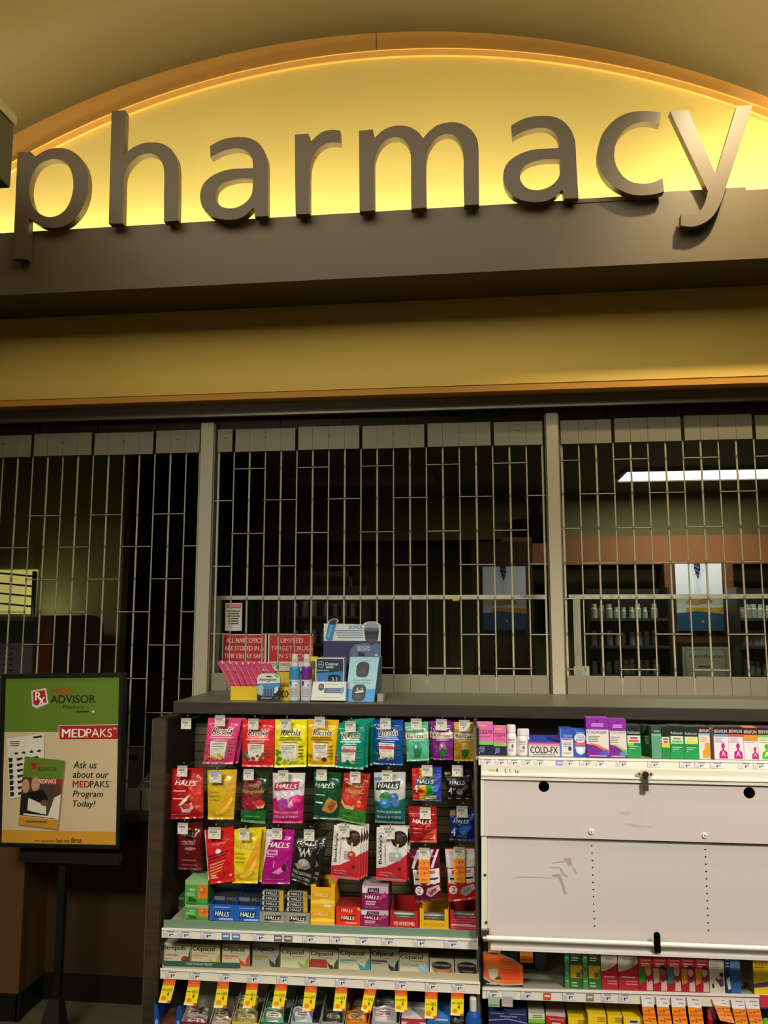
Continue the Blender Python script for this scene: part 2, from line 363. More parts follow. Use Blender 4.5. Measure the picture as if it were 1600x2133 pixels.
for j in range(9):
    for i in range(5): F.k = 3; F.r(.52+i*.1-.3, .235+j*.042, .52+i*.1-.3+.055, .235+j*.042+.012, '26262a')
m.build('board', e)
m = MB(); a = P(258, 1560, 4.0); m.box(a.x, a.x+.09, 4.0, 4.03, .79, a.z, '4c4c44:satin'); m.box(a.x+.03, a.x+.075, 3.99, 4.0, .95, a.z-.04, '2c2c28:satin'); m.box(a.x-.02, a.x+.10, 4.04, 4.3, 0, .79, '1b1913:matte')
tag(m.build('office_chair', None, (a.x, 4, .0)), 'grey chair back low behind the left grille beside the poster stand', 'chair')
m = MB(); a = P(316, 1600, 3.85); m.hexa([(a.x-.01, 3.95, .93), (a.x+.12, 3.95, .93), (a.x+.12, 3.8, .82), (a.x-.06, 3.8, .82), (a.x-.01, 4.0, .93), (a.x+.12, 4.0, .93), (a.x+.12, 4.0, .79), (a.x-.06, 4.0, .79)], '5c5f5c:satin')
m.box(a.x, a.x+.1, 3.93, 3.96, .935, .95, '8b8f8c:satin'); m.box(a.x-.05, a.x+.13, 3.82, 3.98, 0, .79, '1b1913:matte')
tag(m.build('card_terminal', None, (a.x, 3.85, 0)), 'sloping grey card terminal low behind the left grille next to the shelving end panel', 'terminal')
# glass screens behind the middle and right grilles
def screen(x0, x1, label, post=None):
    e = empty('glass_screen', ((x0+x1)/2, 3.76, 1.26), label, 'glass screen', 'glass counter screens')
    zt_ = P(800, 1240, 3.76).z; zr = P(800, 1249, 3.76).z
    m = MB(); m.box(x0, x1, 3.757, 3.763, 1.28, zr, 'dfe2da:glass'); m.build('glass_pane', e)
    m = MB(); m.box(x0, x1, 3.745, 3.775, zr, zt_, 'b9b8a6:satin'); m.build('top_rail', e)
    m = MB(); m.box(x0, x1, 3.74, 3.78, 1.26, 1.36, 'a8a692:satin'); m.build('bottom_rail', e)
    for px in post or ():
        m = MB(); a = P(px[0], 1300, 3.76).x; b = P(px[1], 1300, 3.76).x; m.box(a, b, 3.742, 3.778, 1.36, zr, 'a9a996:satin'); m.box(a-.005, b+.03, 3.738, 3.782, 1.36, 1.41, 'a9a996:satin') if len(px) > 2 else None
        m.build('post', e)
screen(P(452, 1300, 3.76).x, P(1138, 1300, 3.76).x, 'glass counter screen with a pale rail behind the middle grille', [(453, 460)])
screen(P(1186, 1300, 3.76).x, 2.3, 'glass counter screen with a pale post behind the right grille', [(1194, 1209, 1)])
m = MB(); m.box(P(943, 1247, 3.73).x, P(956, 1247, 3.73).x, 3.73, 3.75, P(950, 1251, 3.73).z, P(950, 1246, 3.73).z, 'ffd21e:print')
tag(m.build('yellow_sticker', None, P(950, 1250, 3.73)), 'tiny yellow sticker on the rail of the middle glass screen', 'sticker')
# signs fixed to the glass
def glass_sign(px, design, label, base, cat='sign'):
    x0, x1, z0, z1 = rect_on(*px, 3.735); m = MB(); m.box(x0, x1, 3.735, 3.739, z0, z1, base); F = flat_face(m, x0, x1, z0, z1, 3.735); design(F)
    tag(m.build('notice_sign', None, ((x0+x1)/2, 3.737, z0)), label, cat)
RED, WH = 'c41c20', 'd8d4c4'
def d1(F):
    F.r(.03, .02, .96, .74, RED)
    for i, (s, w) in enumerate((('ALL NARCOTICS', .80), ('ARE STORED IN A', .88), ('TIME DELAY SAFE', .90))): F.t(s, .50, .17+i*.21, w, 'e8e0d0', .125, 0, .03)
glass_sign((462, 1321, 555, 1398), d1, 'red sign reading all narcotics are stored in a time delay safe, on the glass', WH)
def d2(F):
    F.r(.03, .02, 1, .74, RED)
    for i, (s, w) in enumerate((('LIMITED', .50), ('TARGET DRUGS', .92), ('IN STOCK', .62))): F.t(s, .53, .17+i*.21, w, 'dccfbf', .125)
    F.t('SOME DRUGS', .30, .82, .5, '3a3a34', .075, 0, .02); F.ln(.3, .90, .8, 1, .1, '8a8a80', .04)
glass_sign((558, 1321, 652, 1398), d2, 'red sign reading limited target drugs in stock, right of the narcotics sign', WH)
def d3(F):
    F.r(.07, .05, .93, .19, RED); F.t('ATTENTION', .5, .12, .78, 'e8e0d0', .08)
    F.ln(.08, .27, .92, 6, .09, '2c2c28', .5); F.ln(.1, .88, .9, 1, .1, '55554e', .05)
glass_sign((469, 1256, 504, 1314), d3, 'small white attention notice above the narcotics sign', WH, 'notice')
# pharmacist posters on brown cabinets
def poster(px, Y, cab, label, dim):
    x0, x1, z0, z1 = rect_on(*cab, Y+.03); m = MB(); m.box(x0, x1, Y+.03, Y+.35, 0, z1, '6b4426:wood' if not dim else '4a3220:wood')  # dim cabinet is a shaded copy: the gloom is in its darker wood
    tag(m.build('tall_cabinet', None, ((x0+x1)/2, Y+.2, 0)), 'brown cabinet carrying the '+label.split(' on ')[0].split('poster')[0]+'pharmacist poster', 'cabinet', 'brown cabinets')
    x0, x1, z0, z1 = rect_on(*px, Y); m = MB(); m.box(x0, x1, Y, Y+.02, z0, z1, 'd9dade'); F = flat_face(m, x0, x1, z0, z1, Y)
    F.r(0, 0, 1, .74, 'd5d8e2'); F.p([(0, 0), (.3, 0), (.44, .30), (.30, .74), (0, .74)], 'e4e6ee'); F.p([(.7, 0), (1, 0), (1, .74), (.62, .74), (.52, .30)], 'e4e6ee')
    F.p([(.38, 0), (.58, 0), (.49, .26)], 'c9cfe0'); F.p([(.41, 0), (.54, 0), (.55, .08), (.49, .24), (.41, .08)], '23264a')
    for k in range(3): F.p([(.42, .02+k*.06), (.53, .06+k*.06), (.53, .075+k*.06), (.42, .035+k*.06)], '7a7c9a')
    F.p([(0, .45), (.2, .5), (.5, .56), (.9, .5), (1, .48), (1, .62), (.55, .64), (.2, .62), (0, .58)], 'c8ccd8')
    F.e(.40, .575, .2, .045, 'c98d6c'); F.e(.62, .565, .16, .04, 'b87b5c'); F.r(.2, .655, 1, .74, 'd7a43c'); F.p([(0, .74), (.45, .71), (1, .75), (1, 1), (0, 1)], '2f5f8c'); F.e(.55, .86, .03, .02, 'd7a43c')
    tag(m.build('wall_poster', None, ((x0+x1)/2, Y, z0)), label, 'poster')
poster((1409, 1174, 1506, 1314), 7.25, (1388, 1172, 1532, 1400), 'well lit poster of a white coat and checked tie on a cabinet at right', 0)
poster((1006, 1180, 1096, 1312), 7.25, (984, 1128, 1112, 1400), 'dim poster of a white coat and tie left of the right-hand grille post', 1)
x0, x1, z0, z1 = rect_on(1422, 1347, 1519, 1420, 7.1); m = MB(); m.box(x0-.03, x1+.02, 7.1, 7.13, z0-.03, z1+.03, '2a2119:satin'); F = flat_face(m, x0, x1, z0, z1, 7.1)
F.r(0, 0, 1, 1, 'b9b7a0'); F.r(.06, .07, .94, .95, '9c9b82'); F.r(.09, .10, .91, .92, 'c6c3ac'); F.t('Certificate', .5, .27, .7, '3a3a30', .12); F.r(.35, .55, .65, .60, '55554a'); F.ln(.2, .7, .8, 2, .1, '77776a', .03)
m.box(x0-.03, x1+.02, 7.05, 7.24, 0, z0-.03, '2f2418:wood'); tag(m.build('framed_certificate', None, ((x0+x1)/2, 7.1, 0)), 'framed certificate standing below the lit pharmacist poster', 'certificate')
# stock shelves with bottles in the gloom
rb = random.Random(3)
bot = None
def stock(x0, x1, Y, zs, n, label, grp):
    global bot
    xa, xb = P(x0, 1320, Y).x, P(x1, 1320, Y).x
    e = empty('stock_shelf', ((xa+xb)/2, Y, 0), label, 'shelf', 'stock shelves')
    m = MB()
    for x in (xa-.02, xb): m.box(x, x+.02, Y-.02, Y+.28, 0, max(zs)+.25, '3b3a30:satin')
    m.box(xa, xb, Y+.27, Y+.28, 0, max(zs)+.25, '2c2b22:satin'); m.build('frame', e)
    for z in zs:
        m = MB(); m.box(xa, xb, Y-.02, Y+.27, z-.02, z, '5a5a4e:satin'); m.build('board', e)
        for k in range(n):
            x = xa+.04+(xb-xa-.08)*(k+.25*rb.random())/n
            if bot is None:
                m = MB(); m.lathe([(.026, 0), (.028, .004), (.028, .075), (.02, .088)], 'c9cbc4:plastic', 12); m.lathe([(.021, .088), (.021, .118)], 'e4e4dc:plastic', 12)
                bot = m.build('stock_bottle', None, (0, 0, 0)); bot['category'] = 'bottle'; o = bot
            else: o = bot.copy(); COL.objects.link(o)
            o.location = (x, Y+.05+.05*rb.random(), z+.0006); s = .75+.3*rb.random(); o.scale = (s, s, s); o['label'] = 'white pill bottle among others on '+grp; o['group'] = 'bottles on '+grp
stock(1228, 1392, 6.9, [1.17, 1.40, 1.62], 9, 'dark stock shelf between the right grille post and the lit poster', 'the dark shelf left of the lit poster')
stock(1542, 1644, 6.9, [1.17, 1.40, 1.62], 6, 'dark stock shelf at the right edge beyond the lit poster', 'the dark shelf right of the lit poster')
stock(600, 760, 6.6, [1.20, 1.42, 1.64], 7, 'dark stock shelf behind the two red signs', 'the dark shelf behind the red signs')
m = MB(); a = P(500, 1200, 7.6); b = P(735, 1190, 7.6); m.box(a.x, b.x, 7.55, 7.6, b.z-.05, b.z, '6a654e:satin'); m.box(b.x-.03, b.x, 7.55, 7.6, 0, b.z, '6a654e:satin'); m.box((a.x+b.x)/2-.02, (a.x+b.x)/2+.02, 7.55, 7.6, 0, b.z, '6a654e:satin'); m.box(a.x, a.x+.03, 7.55, 7.6, 0, b.z, '6a654e:satin')
tag(m.build('stock_rack', None, (a.x, 7.6, 0)), 'pale upright shelf frame deep in the dark pharmacy', 'frame')
m = MB(); a = P(1128, 1105, 7.5); m.box(a.x-.1, a.x+.17, 7.35, 7.55, a.z-.13, a.z+.13, '0c0c0a:plastic'); m.box(a.x+.03, a.x+.05, 7.4, 7.5, a.z+.13, 2.75, '0c0c0a:plastic')
tag(m.build('ceiling_speaker', None, a), 'black box hung from the pharmacy ceiling behind the right grille post', 'speaker')
# ------------------------------------------------------------------ folding grilles
BARC, LINKC, PLATE = 'aca78b:satin', 'a5a085:satin', '827d69:satin'
def grille(x0, x1, bx, thick0, rowsA, rowsB, zb, edges, label, cA, plate_b):
    e = empty('folding_grille', ((x0+x1)/2, GY, zb), label, 'grille', 'folding grilles')
    zt_ = 2.372
    rows = [(z, cA) for z in rowsA]+[(z, (cA+2) % 4) for z in rowsB]
    for k, x in bx:
        m = MB(); th = k % 2 == thick0
        m.tube((x, GY, zb), (x, GY, zt_), .0044 if th else .0031, BARC, 8)
        for z, c in rows: m.tube((x, GY, z-.007), (x, GY, z+.007), .0053 if th else .0043, '6f6b57:satin', 8)
        m.build('vertical_bar', e)
    for x in edges: m = MB(); m.box(x-.004, x+.004, GY-.004, GY+.004, zb, zt_, BARC); m.build('edge_bar', e)
    X = dict(bx); ks = sorted(X)
    for z, c in rows:
        for k in range(ks[0]-2, ks[-1]+3):
            if k % 4 == c:
                a = X.get(k-1, x0 if k-1 < ks[0] else x1); b = X.get(k+1, x1 if k+1 > ks[-1] else x0)
                a = max(a, x0); b = min(b, x1)
                if b-a > .02: m = MB(); m.tube((a-.004, GY-.002, z), (b+.004, GY-.002, z), .0022, LINKC, 6); m.build('link_rod', e)
    bs = [x for k, x in bx if (k % 4) == (cA+3) % 4]; cuts = [x0]+[x for x in bs if x0+.03 < x < x1-.03]+[x1]
    for (za, zc, nm) in ((zt_, 2.478, 'header_plate'), (zb, plate_b, 'bottom_plate')):
        for a, b in zip(cuts, cuts[1:]):
            m = MB(); xs = [a+.0065]+[x for k, x in bx if a+.03 < x < b-.03]+[b-.0065]; dz = random.uniform(-.004, .004) if nm[0] == 'h' else 0
            for p, q in zip(xs, xs[1:]): m.box(p+.0008, q-.0008, GY-.012, GY-.009, za+dz*.5, zc+dz, PLATE)
            m.box(a+.016, b-.016, GY-.0089, GY+.006, za+.004, zc-.004, '4d4938:satin')
            if nm[0] == 'h': m.box((a+b)/2-.006, (a+b)/2+.008, GY-.0125, GY-.0119, zc-.045, zc-.042, '3a3628')
            m.build(nm, e)
    if zb < 1: pass
    return e
b1 = [(k, -2.222+.0745*k) for k in range(-5, 13)]
r = [2.092-.1475*i for i in range(9)]
grille(-2.62, -1.255, b1, 1, r[0::2], r[1::2], .792, [-1.262], 'left folding security grille behind the easel poster', 3, .885)
b2 = [(k, -1.101+.0729*k) for k in range(19)]
grille(-1.184, .289, b2, 1, [2.293, 1.998, 1.704, 1.409], [2.148, 1.851, 1.552], 1.290, [-1.172, .280], 'middle folding security grille between the two posts', 1, 1.383)
b3 = [(j, .436+.0727*(j-1)) for j in range(0, 21)]
grille(.352, 1.92, b3, 0, [2.299, 2.002, 1.703, 1.409], [2.151, 1.853, 1.555], 1.290, [.362], 'right folding security grille in front of the lit ceiling panel', 0, 1.383)
for (x0, x1, zb, lab) in ((-1.2495, -1.192, .79, 'pale metal post between the left and middle grilles'), (.297, .347, 1.288, 'pale metal post between the middle and right grilles')):
    m = MB(); m.box(x0, x1, GY-.03, GY+.03, zb, 2.505, 'aaa58c:satin'); m.box(x0-.006, x0-.0005, GY-.02, GY+.02, zb, 2.50, '6a6753:satin'); m.box(x1+.0005, x1+.006, GY-.02, GY+.02, zb, 2.50, '6a6753:satin')
    tag(m.build('grille_post', None, ((x0+x1)/2, GY, zb)), lab, 'post', 'grille posts')
# ------------------------------------------------------------------ sign letters
LY = 3.095
def letter(ch, loops, label, src=None):
    L = [[(P(x, y, LY).x, P(x, y, LY).z) for x, y in lp] for lp in loops]
    m = MB(); m.prism(L, LY, LY+.036, '61523a:satin', '61523a:satin')
    xs = [p[0] for p in L[0]]; zs = [p[1] for p in L[0]]; cx = (min(xs)+max(xs))/2
    o = m.build('sign_letter', None, (cx, LY, min(zs))); tag(o, label, 'letter', 'big sign letters'); o['reads'] = ch
    def inside(x, z_):
        c = False
        for lp in L:
            for (xa, za), (xb, zb_) in zip(lp, lp[1:]+lp[:1]):
                if (za > z_) != (zb_ > z_) and x < (xb-xa)*(z_-za)/(zb_-za)+xa: c = not c
        return c
    m = MB(); ok = [x for x in (min(xs)+(max(xs)-min(xs))*k/200 for k in range(201)) if all(inside(x+d, 3.272+e) for d in (-.008, .008) for e in (-.008, .008))]
    for x in {ok[len(ok)//8], ok[len(ok)*7//8]}: m.tube((x, LY+.03, 3.272), (x, 3.1498, 3.272), .004, '6a5a48:metal', 6)
    m.build('standoff_pin', o); return o, L
def trace(z, pts): return [z(*p) for p in smooth_loop(pts)]
z = zt(0, 290, 7.2727)
letter('p', [trace(z, [(265,200,1),(462,190,1),(535,262,1),(700,165),(880,132),(1060,165),(1220,280),(1310,450),(1338,650),(1310,880),(1220,1090),(1075,1250),(930,1325),(780,1345),(620,1310),(500,1245),(437,1195,1),(405,1815,1),(195,1815,1)]),
    trace(z, [(830,298),(960,335),(1060,440),(1110,640),(1090,850),(1010,1040),(890,1145),(750,1178),(620,1140),(510,1040),(455,880),(445,720),(480,560),(560,420),(680,335)])], 'taupe letter p, first of the big sign letters')
z = zt(210, 220, 8.2053)
letter('h', [trace(z, [(185,90,1),(420,80,1),(400,845,1),(450,790),(560,710),(720,643),(880,628),(1050,650),(1200,745),(1300,900),(1325,1080),(1328,1300),(1320,1960,1),(1080,1985,1),(1080,1500),(1085,1180),(1060,1010),(980,880),(880,825),(790,818),(660,855),(530,960),(430,1100),(392,1260),(385,1500),(375,2015,1),(135,2015,1)])], 'taupe letter h, second of the big sign letters')
z = zt(400, 270, 8.889)
apts = [trace(z, [(332,305,1),(520,200),(700,150),(880,138),(1060,155),(1210,230),(1320,360),(1385,520),(1402,700),(1400,1000),(1405,1600,1),(1160,1610,1),(1150,1490),(1130,1450,1),(1080,1500),(980,1590),(850,1650),(700,1668),(550,1660),(400,1620),(260,1530),(180,1400),(150,1250),(165,1110),(230,980),(350,870),(520,785),(700,735),(900,720),(1125,710,1),(1128,640),(1110,530),(1050,430),(950,365),(820,348),(690,365),(540,410),(420,470),(343,515,1)]),
    trace(z, [(1125,910,1),(1125,1060),(1105,1190),(1040,1300),(940,1385),(820,1440),(690,1458),(560,1430),(470,1350),(432,1240),(440,1150),(490,1060),(600,980),(740,935),(900,910)])]
A1, _ = letter('a', apts, 'taupe letter a, third of the big sign letters, before the r')
o = copy_thing(A1, A1.location+Vector((P(1065.3, 262.1, LY).x-P(437.4, 304.3, LY).x, 0, 0)), 'taupe letter a, sixth of the big sign letters, between m and c')
z = zt(600, 260, 10.154)
letter('r', [trace(z, [(145,205,1),(430,185,1),(465,270),(478,365,1),(600,240),(740,145),(880,110),(1000,108),(1105,122,1),(1108,385,1),(1000,372),(900,375),(760,420),(620,530),(530,680),(475,850),(460,1050),(458,1300),(460,1880,1),(160,1895,1),(150,1000)])], 'taupe letter r, fourth of the big sign letters')
z = zt(730, 240, 5.517)
letter('m', [trace(z, [(98,178,1),(258,163,1),(268,210),(275,265,1),(350,190),(440,140),(560,118),(680,135),(780,195),(835,265,1),(900,190),(1000,115),(1140,80),(1270,95),(1380,160),(1450,260),(1472,370),(1475,600),(1480,1025,1),(1308,1035,1),(1300,700),(1300,480),(1275,350),(1215,250),(1140,217),(1060,225),(970,280),(905,380),(875,490),(868,650),(875,1060,1),(700,1075,1),(697,800),(695,480),(670,360),(615,280),(540,255),(460,262),(380,310),(315,400),(282,500),(275,600),(280,1095,1),(105,1105,1)])], 'taupe letter m, fifth of the big sign letters')
z = zt(1230, 220, 9.412)
letter('c', [trace(z, [(1375,132,1),(1360,365,1),(1200,325),(1050,318),(900,345),(740,420),(600,550),(510,710),(470,900),(480,1080),(545,1250),(660,1400),(800,1490),(960,1525),(1120,1525),(1270,1490),(1415,1415,1),(1447,1680,1),(1300,1725),(1100,1755),(920,1755),(750,1725),(600,1660),(430,1560),(290,1420),(190,1240),(135,1040),(150,820),(215,600),(330,420),(490,270),(680,165),(880,115),(1080,105),(1250,115)])], 'taupe letter c, seventh of the big sign letters')
z = zt(1380, 210, 7.2727)
letter('y', [trace(z, [(115,158,1),(390,140,1),(795,1085,1),(820,1085,1),(1130,75,1),(1370,62,1),(950,1355),(880,1550),(800,1700),(690,1810),(560,1880),(440,1905),(280,1890,1),(285,1715,1),(400,1730),(500,1710),(590,1640),(650,1530),(690,1370,1)])], 'taupe letter y, last of the big sign letters')
# hanging aisle sign at the upper left
a = P(31, 262, 2.75); b = P(24, 393, 2.75); x = a.x
e = empty('hanging_sign', (x-.15, 2.1, b.z), 'dark hanging aisle sign box cut off by the left edge beside the letter p', 'sign')
m = MB(); m.box(x-.3, x, 1.5, 2.75, b.z, a.z, '4a4836:satin'); m.build('body', e, bevel=.008)
m = MB(); m.box(x-.305, x+.004, 1.5, 2.755, a.z+.0005, a.z+.042, 'a89a72:satin'); m.build('top_trim', e)
m = MB()
for yy in (1.7, 2.6): m.tube((x-.15, yy, a.z+.042), (x-.15, yy, 4.42), .006, '55503f:metal')
m.build('hanger_rod', e)
# ------------------------------------------------------------------ easel poster
e = empty('poster_stand', P(112, 2100, 3.30), 'black framed poster stand in front of the left grille advertising medpaks', 'poster stand')
e.location = (e.location.x, 3.30, 0)
Q = [(12, 1412), (250, 1409), (243, 1760), (3, 1755)]
PY = 3.12
TL, TR, BR, BL = (P(x, y, PY) for x, y in Q)
def sh(p, dx, dz, y): return (p.x+dx, y, p.z+dz)
m = MB(); t = .014
for A, B, C, D in ((sh(TL, -t, t, 0), sh(TR, t, t, 0), sh(TR, t, 0, 0), sh(TL, -t, 0, 0)), (sh(BL, -t, 0, 0), sh(BR, t, 0, 0), sh(BR, t, -t, 0), sh(BL, -t, -t, 0)), (sh(TL, -t, 0, 0), sh(TL, 0, 0, 0), sh(BL, 0, 0, 0), sh(BL, -t, 0, 0)), (sh(TR, 0, 0, 0), sh(TR, t, 0, 0), sh(BR, t, 0, 0), sh(BR, 0, 0, 0))):
    m.hexa([(q[0], PY-.008, q[2]) for q in (A, B, C, D)]+[(q[0], PY+.036, q[2]) for q in (A, B, C, D)], '14130f:satin')
m.build('frame', e)
m = MB(); m.hexa([(TL.x, PY+.001, TL.z), (TR.x, PY+.001, TR.z), (BR.x, PY+.001, BR.z), (BL.x, PY+.001, BL.z)]+[(p.x, PY+.03, p.z) for p in (TL, TR, BR, BL)], '14130f:satin', {'front': 'c9b48e'})
F = Face(m, bilin((TL.x, PY+.001, TL.z), (TR.x, PY+.001, TR.z), (BR.x, PY+.001, BR.z), (BL.x, PY+.001, BL.z)), .43, .63, None, Q, .00005)
zz = zt(0, 1370, 2.7952)
def fp(pts, c): F.p([F.inv(*zz(*p)) for p in pts], c)
def ft(s, x0, y0, x1, y1, c, **k):
    a = F.inv(*zz(x0, y0)); b = F.inv(*zz(x1, y1)); F.t(s, (a[0]+b[0])/2, (a[1]+b[1])/2, b[0]-a[0], c, b[1]-a[1], **k)
GR = '5d7a20'
F.r(0, 0, 1, .335, GR); F.r(0, .925, 1, 1, 'c9922a')
fp([(183, 195), (270, 178), (285, 270), (215, 300), (188, 285)], 'cfc8ba'); fp([(192, 203), (262, 190), (272, 262), (214, 282), (197, 274)], 'a8241c')
ft('R', 207, 203, 243, 252, 'f0e8da', bold=.03); ft('x', 228, 232, 262, 276, 'f0e8da', bold=.03)
ft('MED', 300, 182, 425, 218, 'b0301c', bold=.03); ft('ADVISOR', 298, 222, 556, 266, '15160c', bold=.03); ft('Pharmacy', 372, 280, 490, 306, '15160c'); F.ln(*F.inv(*zz(440, 315)), F.inv(*zz(525, 315))[0], 1, .1, '2a3012', .08)
fp([(537, 320), (545, 308), (552, 318), (545, 328)], 'e8d8c0')
fp([(345, 398), (692, 394), (692, 484), (345, 486)], 'e6dac0'); fp([(348, 401), (692, 397), (692, 481), (348, 483)], 'a81f22')
ft('MED', 365, 420, 503, 470, 'f2e8d8', bold=.045); ft('PAKS', 506, 418, 652, 468, 'f2e8d8'); ft('TM', 657, 413, 678, 425, 'f2e8d8')
fp([(42, 480), (262, 455), (268, 800), (62, 830)], 'a8967a'); fp([(40, 475), (258, 450), (262, 795), (58, 826)], 'd8d2c2')
fp([(196, 464), (248, 458), (248, 470), (196, 476)], '3a352c'); F.ln(*F.inv(*zz(56, 492)), F.inv(*zz(118, 492))[0], 3, .012, '6a6256', .5)
for j in range(7):
    for i in range(4):
        F.k -= 1 if i+j else 0; x = 50+i*46+j*1.5; y = 590+j*33-i*4
        fp([(x, y), (x+20, y-2), (x+26, y+8), (x+20, y+24), (x+2, y+26)] if i == 0 else [(x, y+6), (x+34, y), (x+40, y+10), (x+6, y+22)], '2a251f')
for i in range(4): fp([(80+i*45, 566-i*5), (96+i*45, 554-i*5), (108+i*45, 562-i*5), (100+i*45, 572-i*5)], '2a251f')
fp([(150, 590), (386, 612), (345, 1008), (112, 980)], '8a7a60'); fp([(148, 580), (380, 605), (338, 1000), (108, 972)], 'c9b48e')
fp([(148, 580), (380, 605), (368, 715), (133, 700)], GR); fp([(180, 622), (212, 616), (215, 650), (184, 660)], 'a8241c'); ft('ADVISOR', 222, 644, 335, 668, '1c1d10'); ft('MED', 224, 620, 272, 638, 'a04020')
fp([(133, 700), (368, 715), (344, 945), (116, 920)], '4a3a30'); fp([(215, 706), (367, 716), (363, 748), (208, 738)], 'a81f22'); ft('MEDPAKS', 218, 712, 330, 738, 'efe4d4', bold=.02)
F.e(*F.inv(*zz(152, 752)), .034, .042, 'b98a66'); F.e(*F.inv(*zz(210, 742)), .038, .045, 'b98a66'); F.e(*F.inv(*zz(340, 775)), .03, .038, '5a3826')
fp([(125, 800), (180, 790), (190, 915), (116, 918)], '1c1815'); fp([(165, 790), (250, 770), (282, 820), (270, 925), (170, 915)], '12110f')
fp([(320, 820), (358, 800), (344, 945), (280, 930)], 'd8d0c4'); fp([(168, 820), (240, 852), (272, 862), (272, 918), (162, 892)], 'd9d0c0'); F.e(*F.inv(*zz(262, 850)), .035, .018, '6a4430')
fp([(113, 925), (343, 950), (338, 1000), (108, 972)], 'c08a28'); fp([(140, 908), (335, 930), (334, 940), (138, 918)], 'd8ccb4'); F.ln(*F.inv(*zz(130, 950)), F.inv(*zz(300, 950))[0], 1, .1, '7a5a20', .12)
SH = dict(shear=.22)
ft('Ask us', 430, 608, 565, 650, '1f1a14', **SH); ft('about our', 428, 664, 634, 706, '1f1a14', **SH)
ft('MED', 428, 722, 524, 760, '9c2018', bold=.03); ft('PAKS', 528, 722, 634, 760, '1f1a14'); ft('TM', 638, 722, 650, 730, '1f1a14')
ft('Program', 428, 778, 602, 826, '1f1a14', **SH); ft('Today!', 428, 834, 557, 882, '1f1a14', **SH)
ft('Any questions?', 205, 1058, 322, 1076, '5a4316'); ft('See me', 330, 1052, 408, 1076, '2a2010'); ft('first', 418, 1046, 480, 1078, '2a2010')
m.build('poster', e)
sx = P(112, 2100, 3.17).x
m = MB(); m.box(P(47, 1780, 3.18).x, P(258, 1780, 3.18).x, PY+.037, PY+.06, P(150, 1797, 3.17).z, BL.z+.10, '1c1813:satin'); m.box(P(250, 1780, 3.16).x, P(258, 1780, 3.16).x, PY+.028, PY+.0365, P(254, 1797, 3.15).z, BL.z+.02, '14130f:satin'); m.build('bracket', e)
m = MB(); m.box(sx-.014, sx+.014, 3.181, 3.205, .15, BL.z+.3, '15140f:satin'); m.build('pole', e)
m = MB(); w = .022
m.hexa([(sx-w, 3.165, .175), (sx+w, 3.165, .175), (sx+.05, 3.12, .02), (sx-.05, 3.12, .02), (sx-w, 3.208, .175), (sx+w, 3.208, .175), (sx+.05, 3.212, .02), (sx-.05, 3.212, .02)], '1c1b16:satin')
m.box(sx-.17, sx+.17, 2.99, 3.215, 0, .02, '17160f:satin'); m.build('base', e)
# ------------------------------------------------------------------ counter ledge and shelving
m = MB(); xl = P(360, 1470, 3.05).x
m.box(xl, 2.2, 3.052, 3.532, 1.262, 1.308, '30281f:wood', {'top': '66644f:satin'})
tag(m.build('counter_ledge', None, (.4, 3.3, 1.262), bevel=.003), 'dark brown wooden ledge with a grey top running above both shelving bays', 'ledge')
m = MB(); m.box(-1.175, -1.125, 2.89, 3.30, 0, 1.262, '3a2e23:wood'); m.box(-1.176, -1.172, 2.888, 3.30, 0, 1.26, '4c4034:satin'); m.box(-1.1245, -1.120, 2.892, 3.18, 0, 1.255, '2e241b:wood')  # thin paler outer sheet carries a highlight in its colour
tag(m.build('end_panel', None, (-1.15, 3.1, 0)), 'brown wooden end panel at the left side of the shelving', 'panel')
m = MB(); m.box(-1.119, -.03, 3.19, 3.21, .10, 1.26, '4c4836:satin')
for k in range(36): m.box(-1.119, -.03, 3.184, 3.19, .13+k*.0315, .13+k*.0315+.0275, '5a553f:satin')
tag(m.build('slatwall_panel', None, (-.57, 3.2, .1)), 'olive grooved slatwall back panel behind the hanging candy bags', 'panel')
m = MB(); m.box(-.028, -.0155, 2.862, 3.20, 0, 1.262, '3c3a33:satin'); m.box(-.0285, -.0195, 2.857, 2.862, 0, 1.255, 'b9b6a6:metal'); m.box(-.0195, -.0105, 2.87, 3.20, 0, 1.25, '191814:satin')
tag(m.build('upright_post', None, (-.02, 3.0, 0)), 'dark upright with a bright metal edge between the two shelving bays', 'upright')
m = MB(); m.box(-.01, 2.2, 3.19, 3.20, .10, 1.26, '22211c:satin')
for i in range(52):
    for j in range(3): m.box(.01+i*.0254-.002, .01+i*.0254+.002, 3.1885, 3.19, 1.18+j*.0254-.002, 1.18+j*.0254+.002, '050504')
tag(m.build('pegboard_panel', None, (.6, 3.195, .1)), 'black perforated back panel behind the right shelving bay', 'panel')
def line(pts):
    (xa, ya), (xb, yb) = pts; return lambda x: ya+(yb-ya)*(x-xa)/(xb-xa)
def railbox(mb, xl, xr, top, bot, Yf, Yb, c, cs={}):
    a, b, d, g = P(xl, top(xl), Yf), P(xr, top(xr), Yf), P(xr, bot(xr), Yf), P(xl, bot(xl), Yf)
    mb.hexa([(p.x, Yf, p.z) for p in (a, b, d, g)]+[(p.x, Yb, p.z) for p in (a, b, d, g)], c, cs)
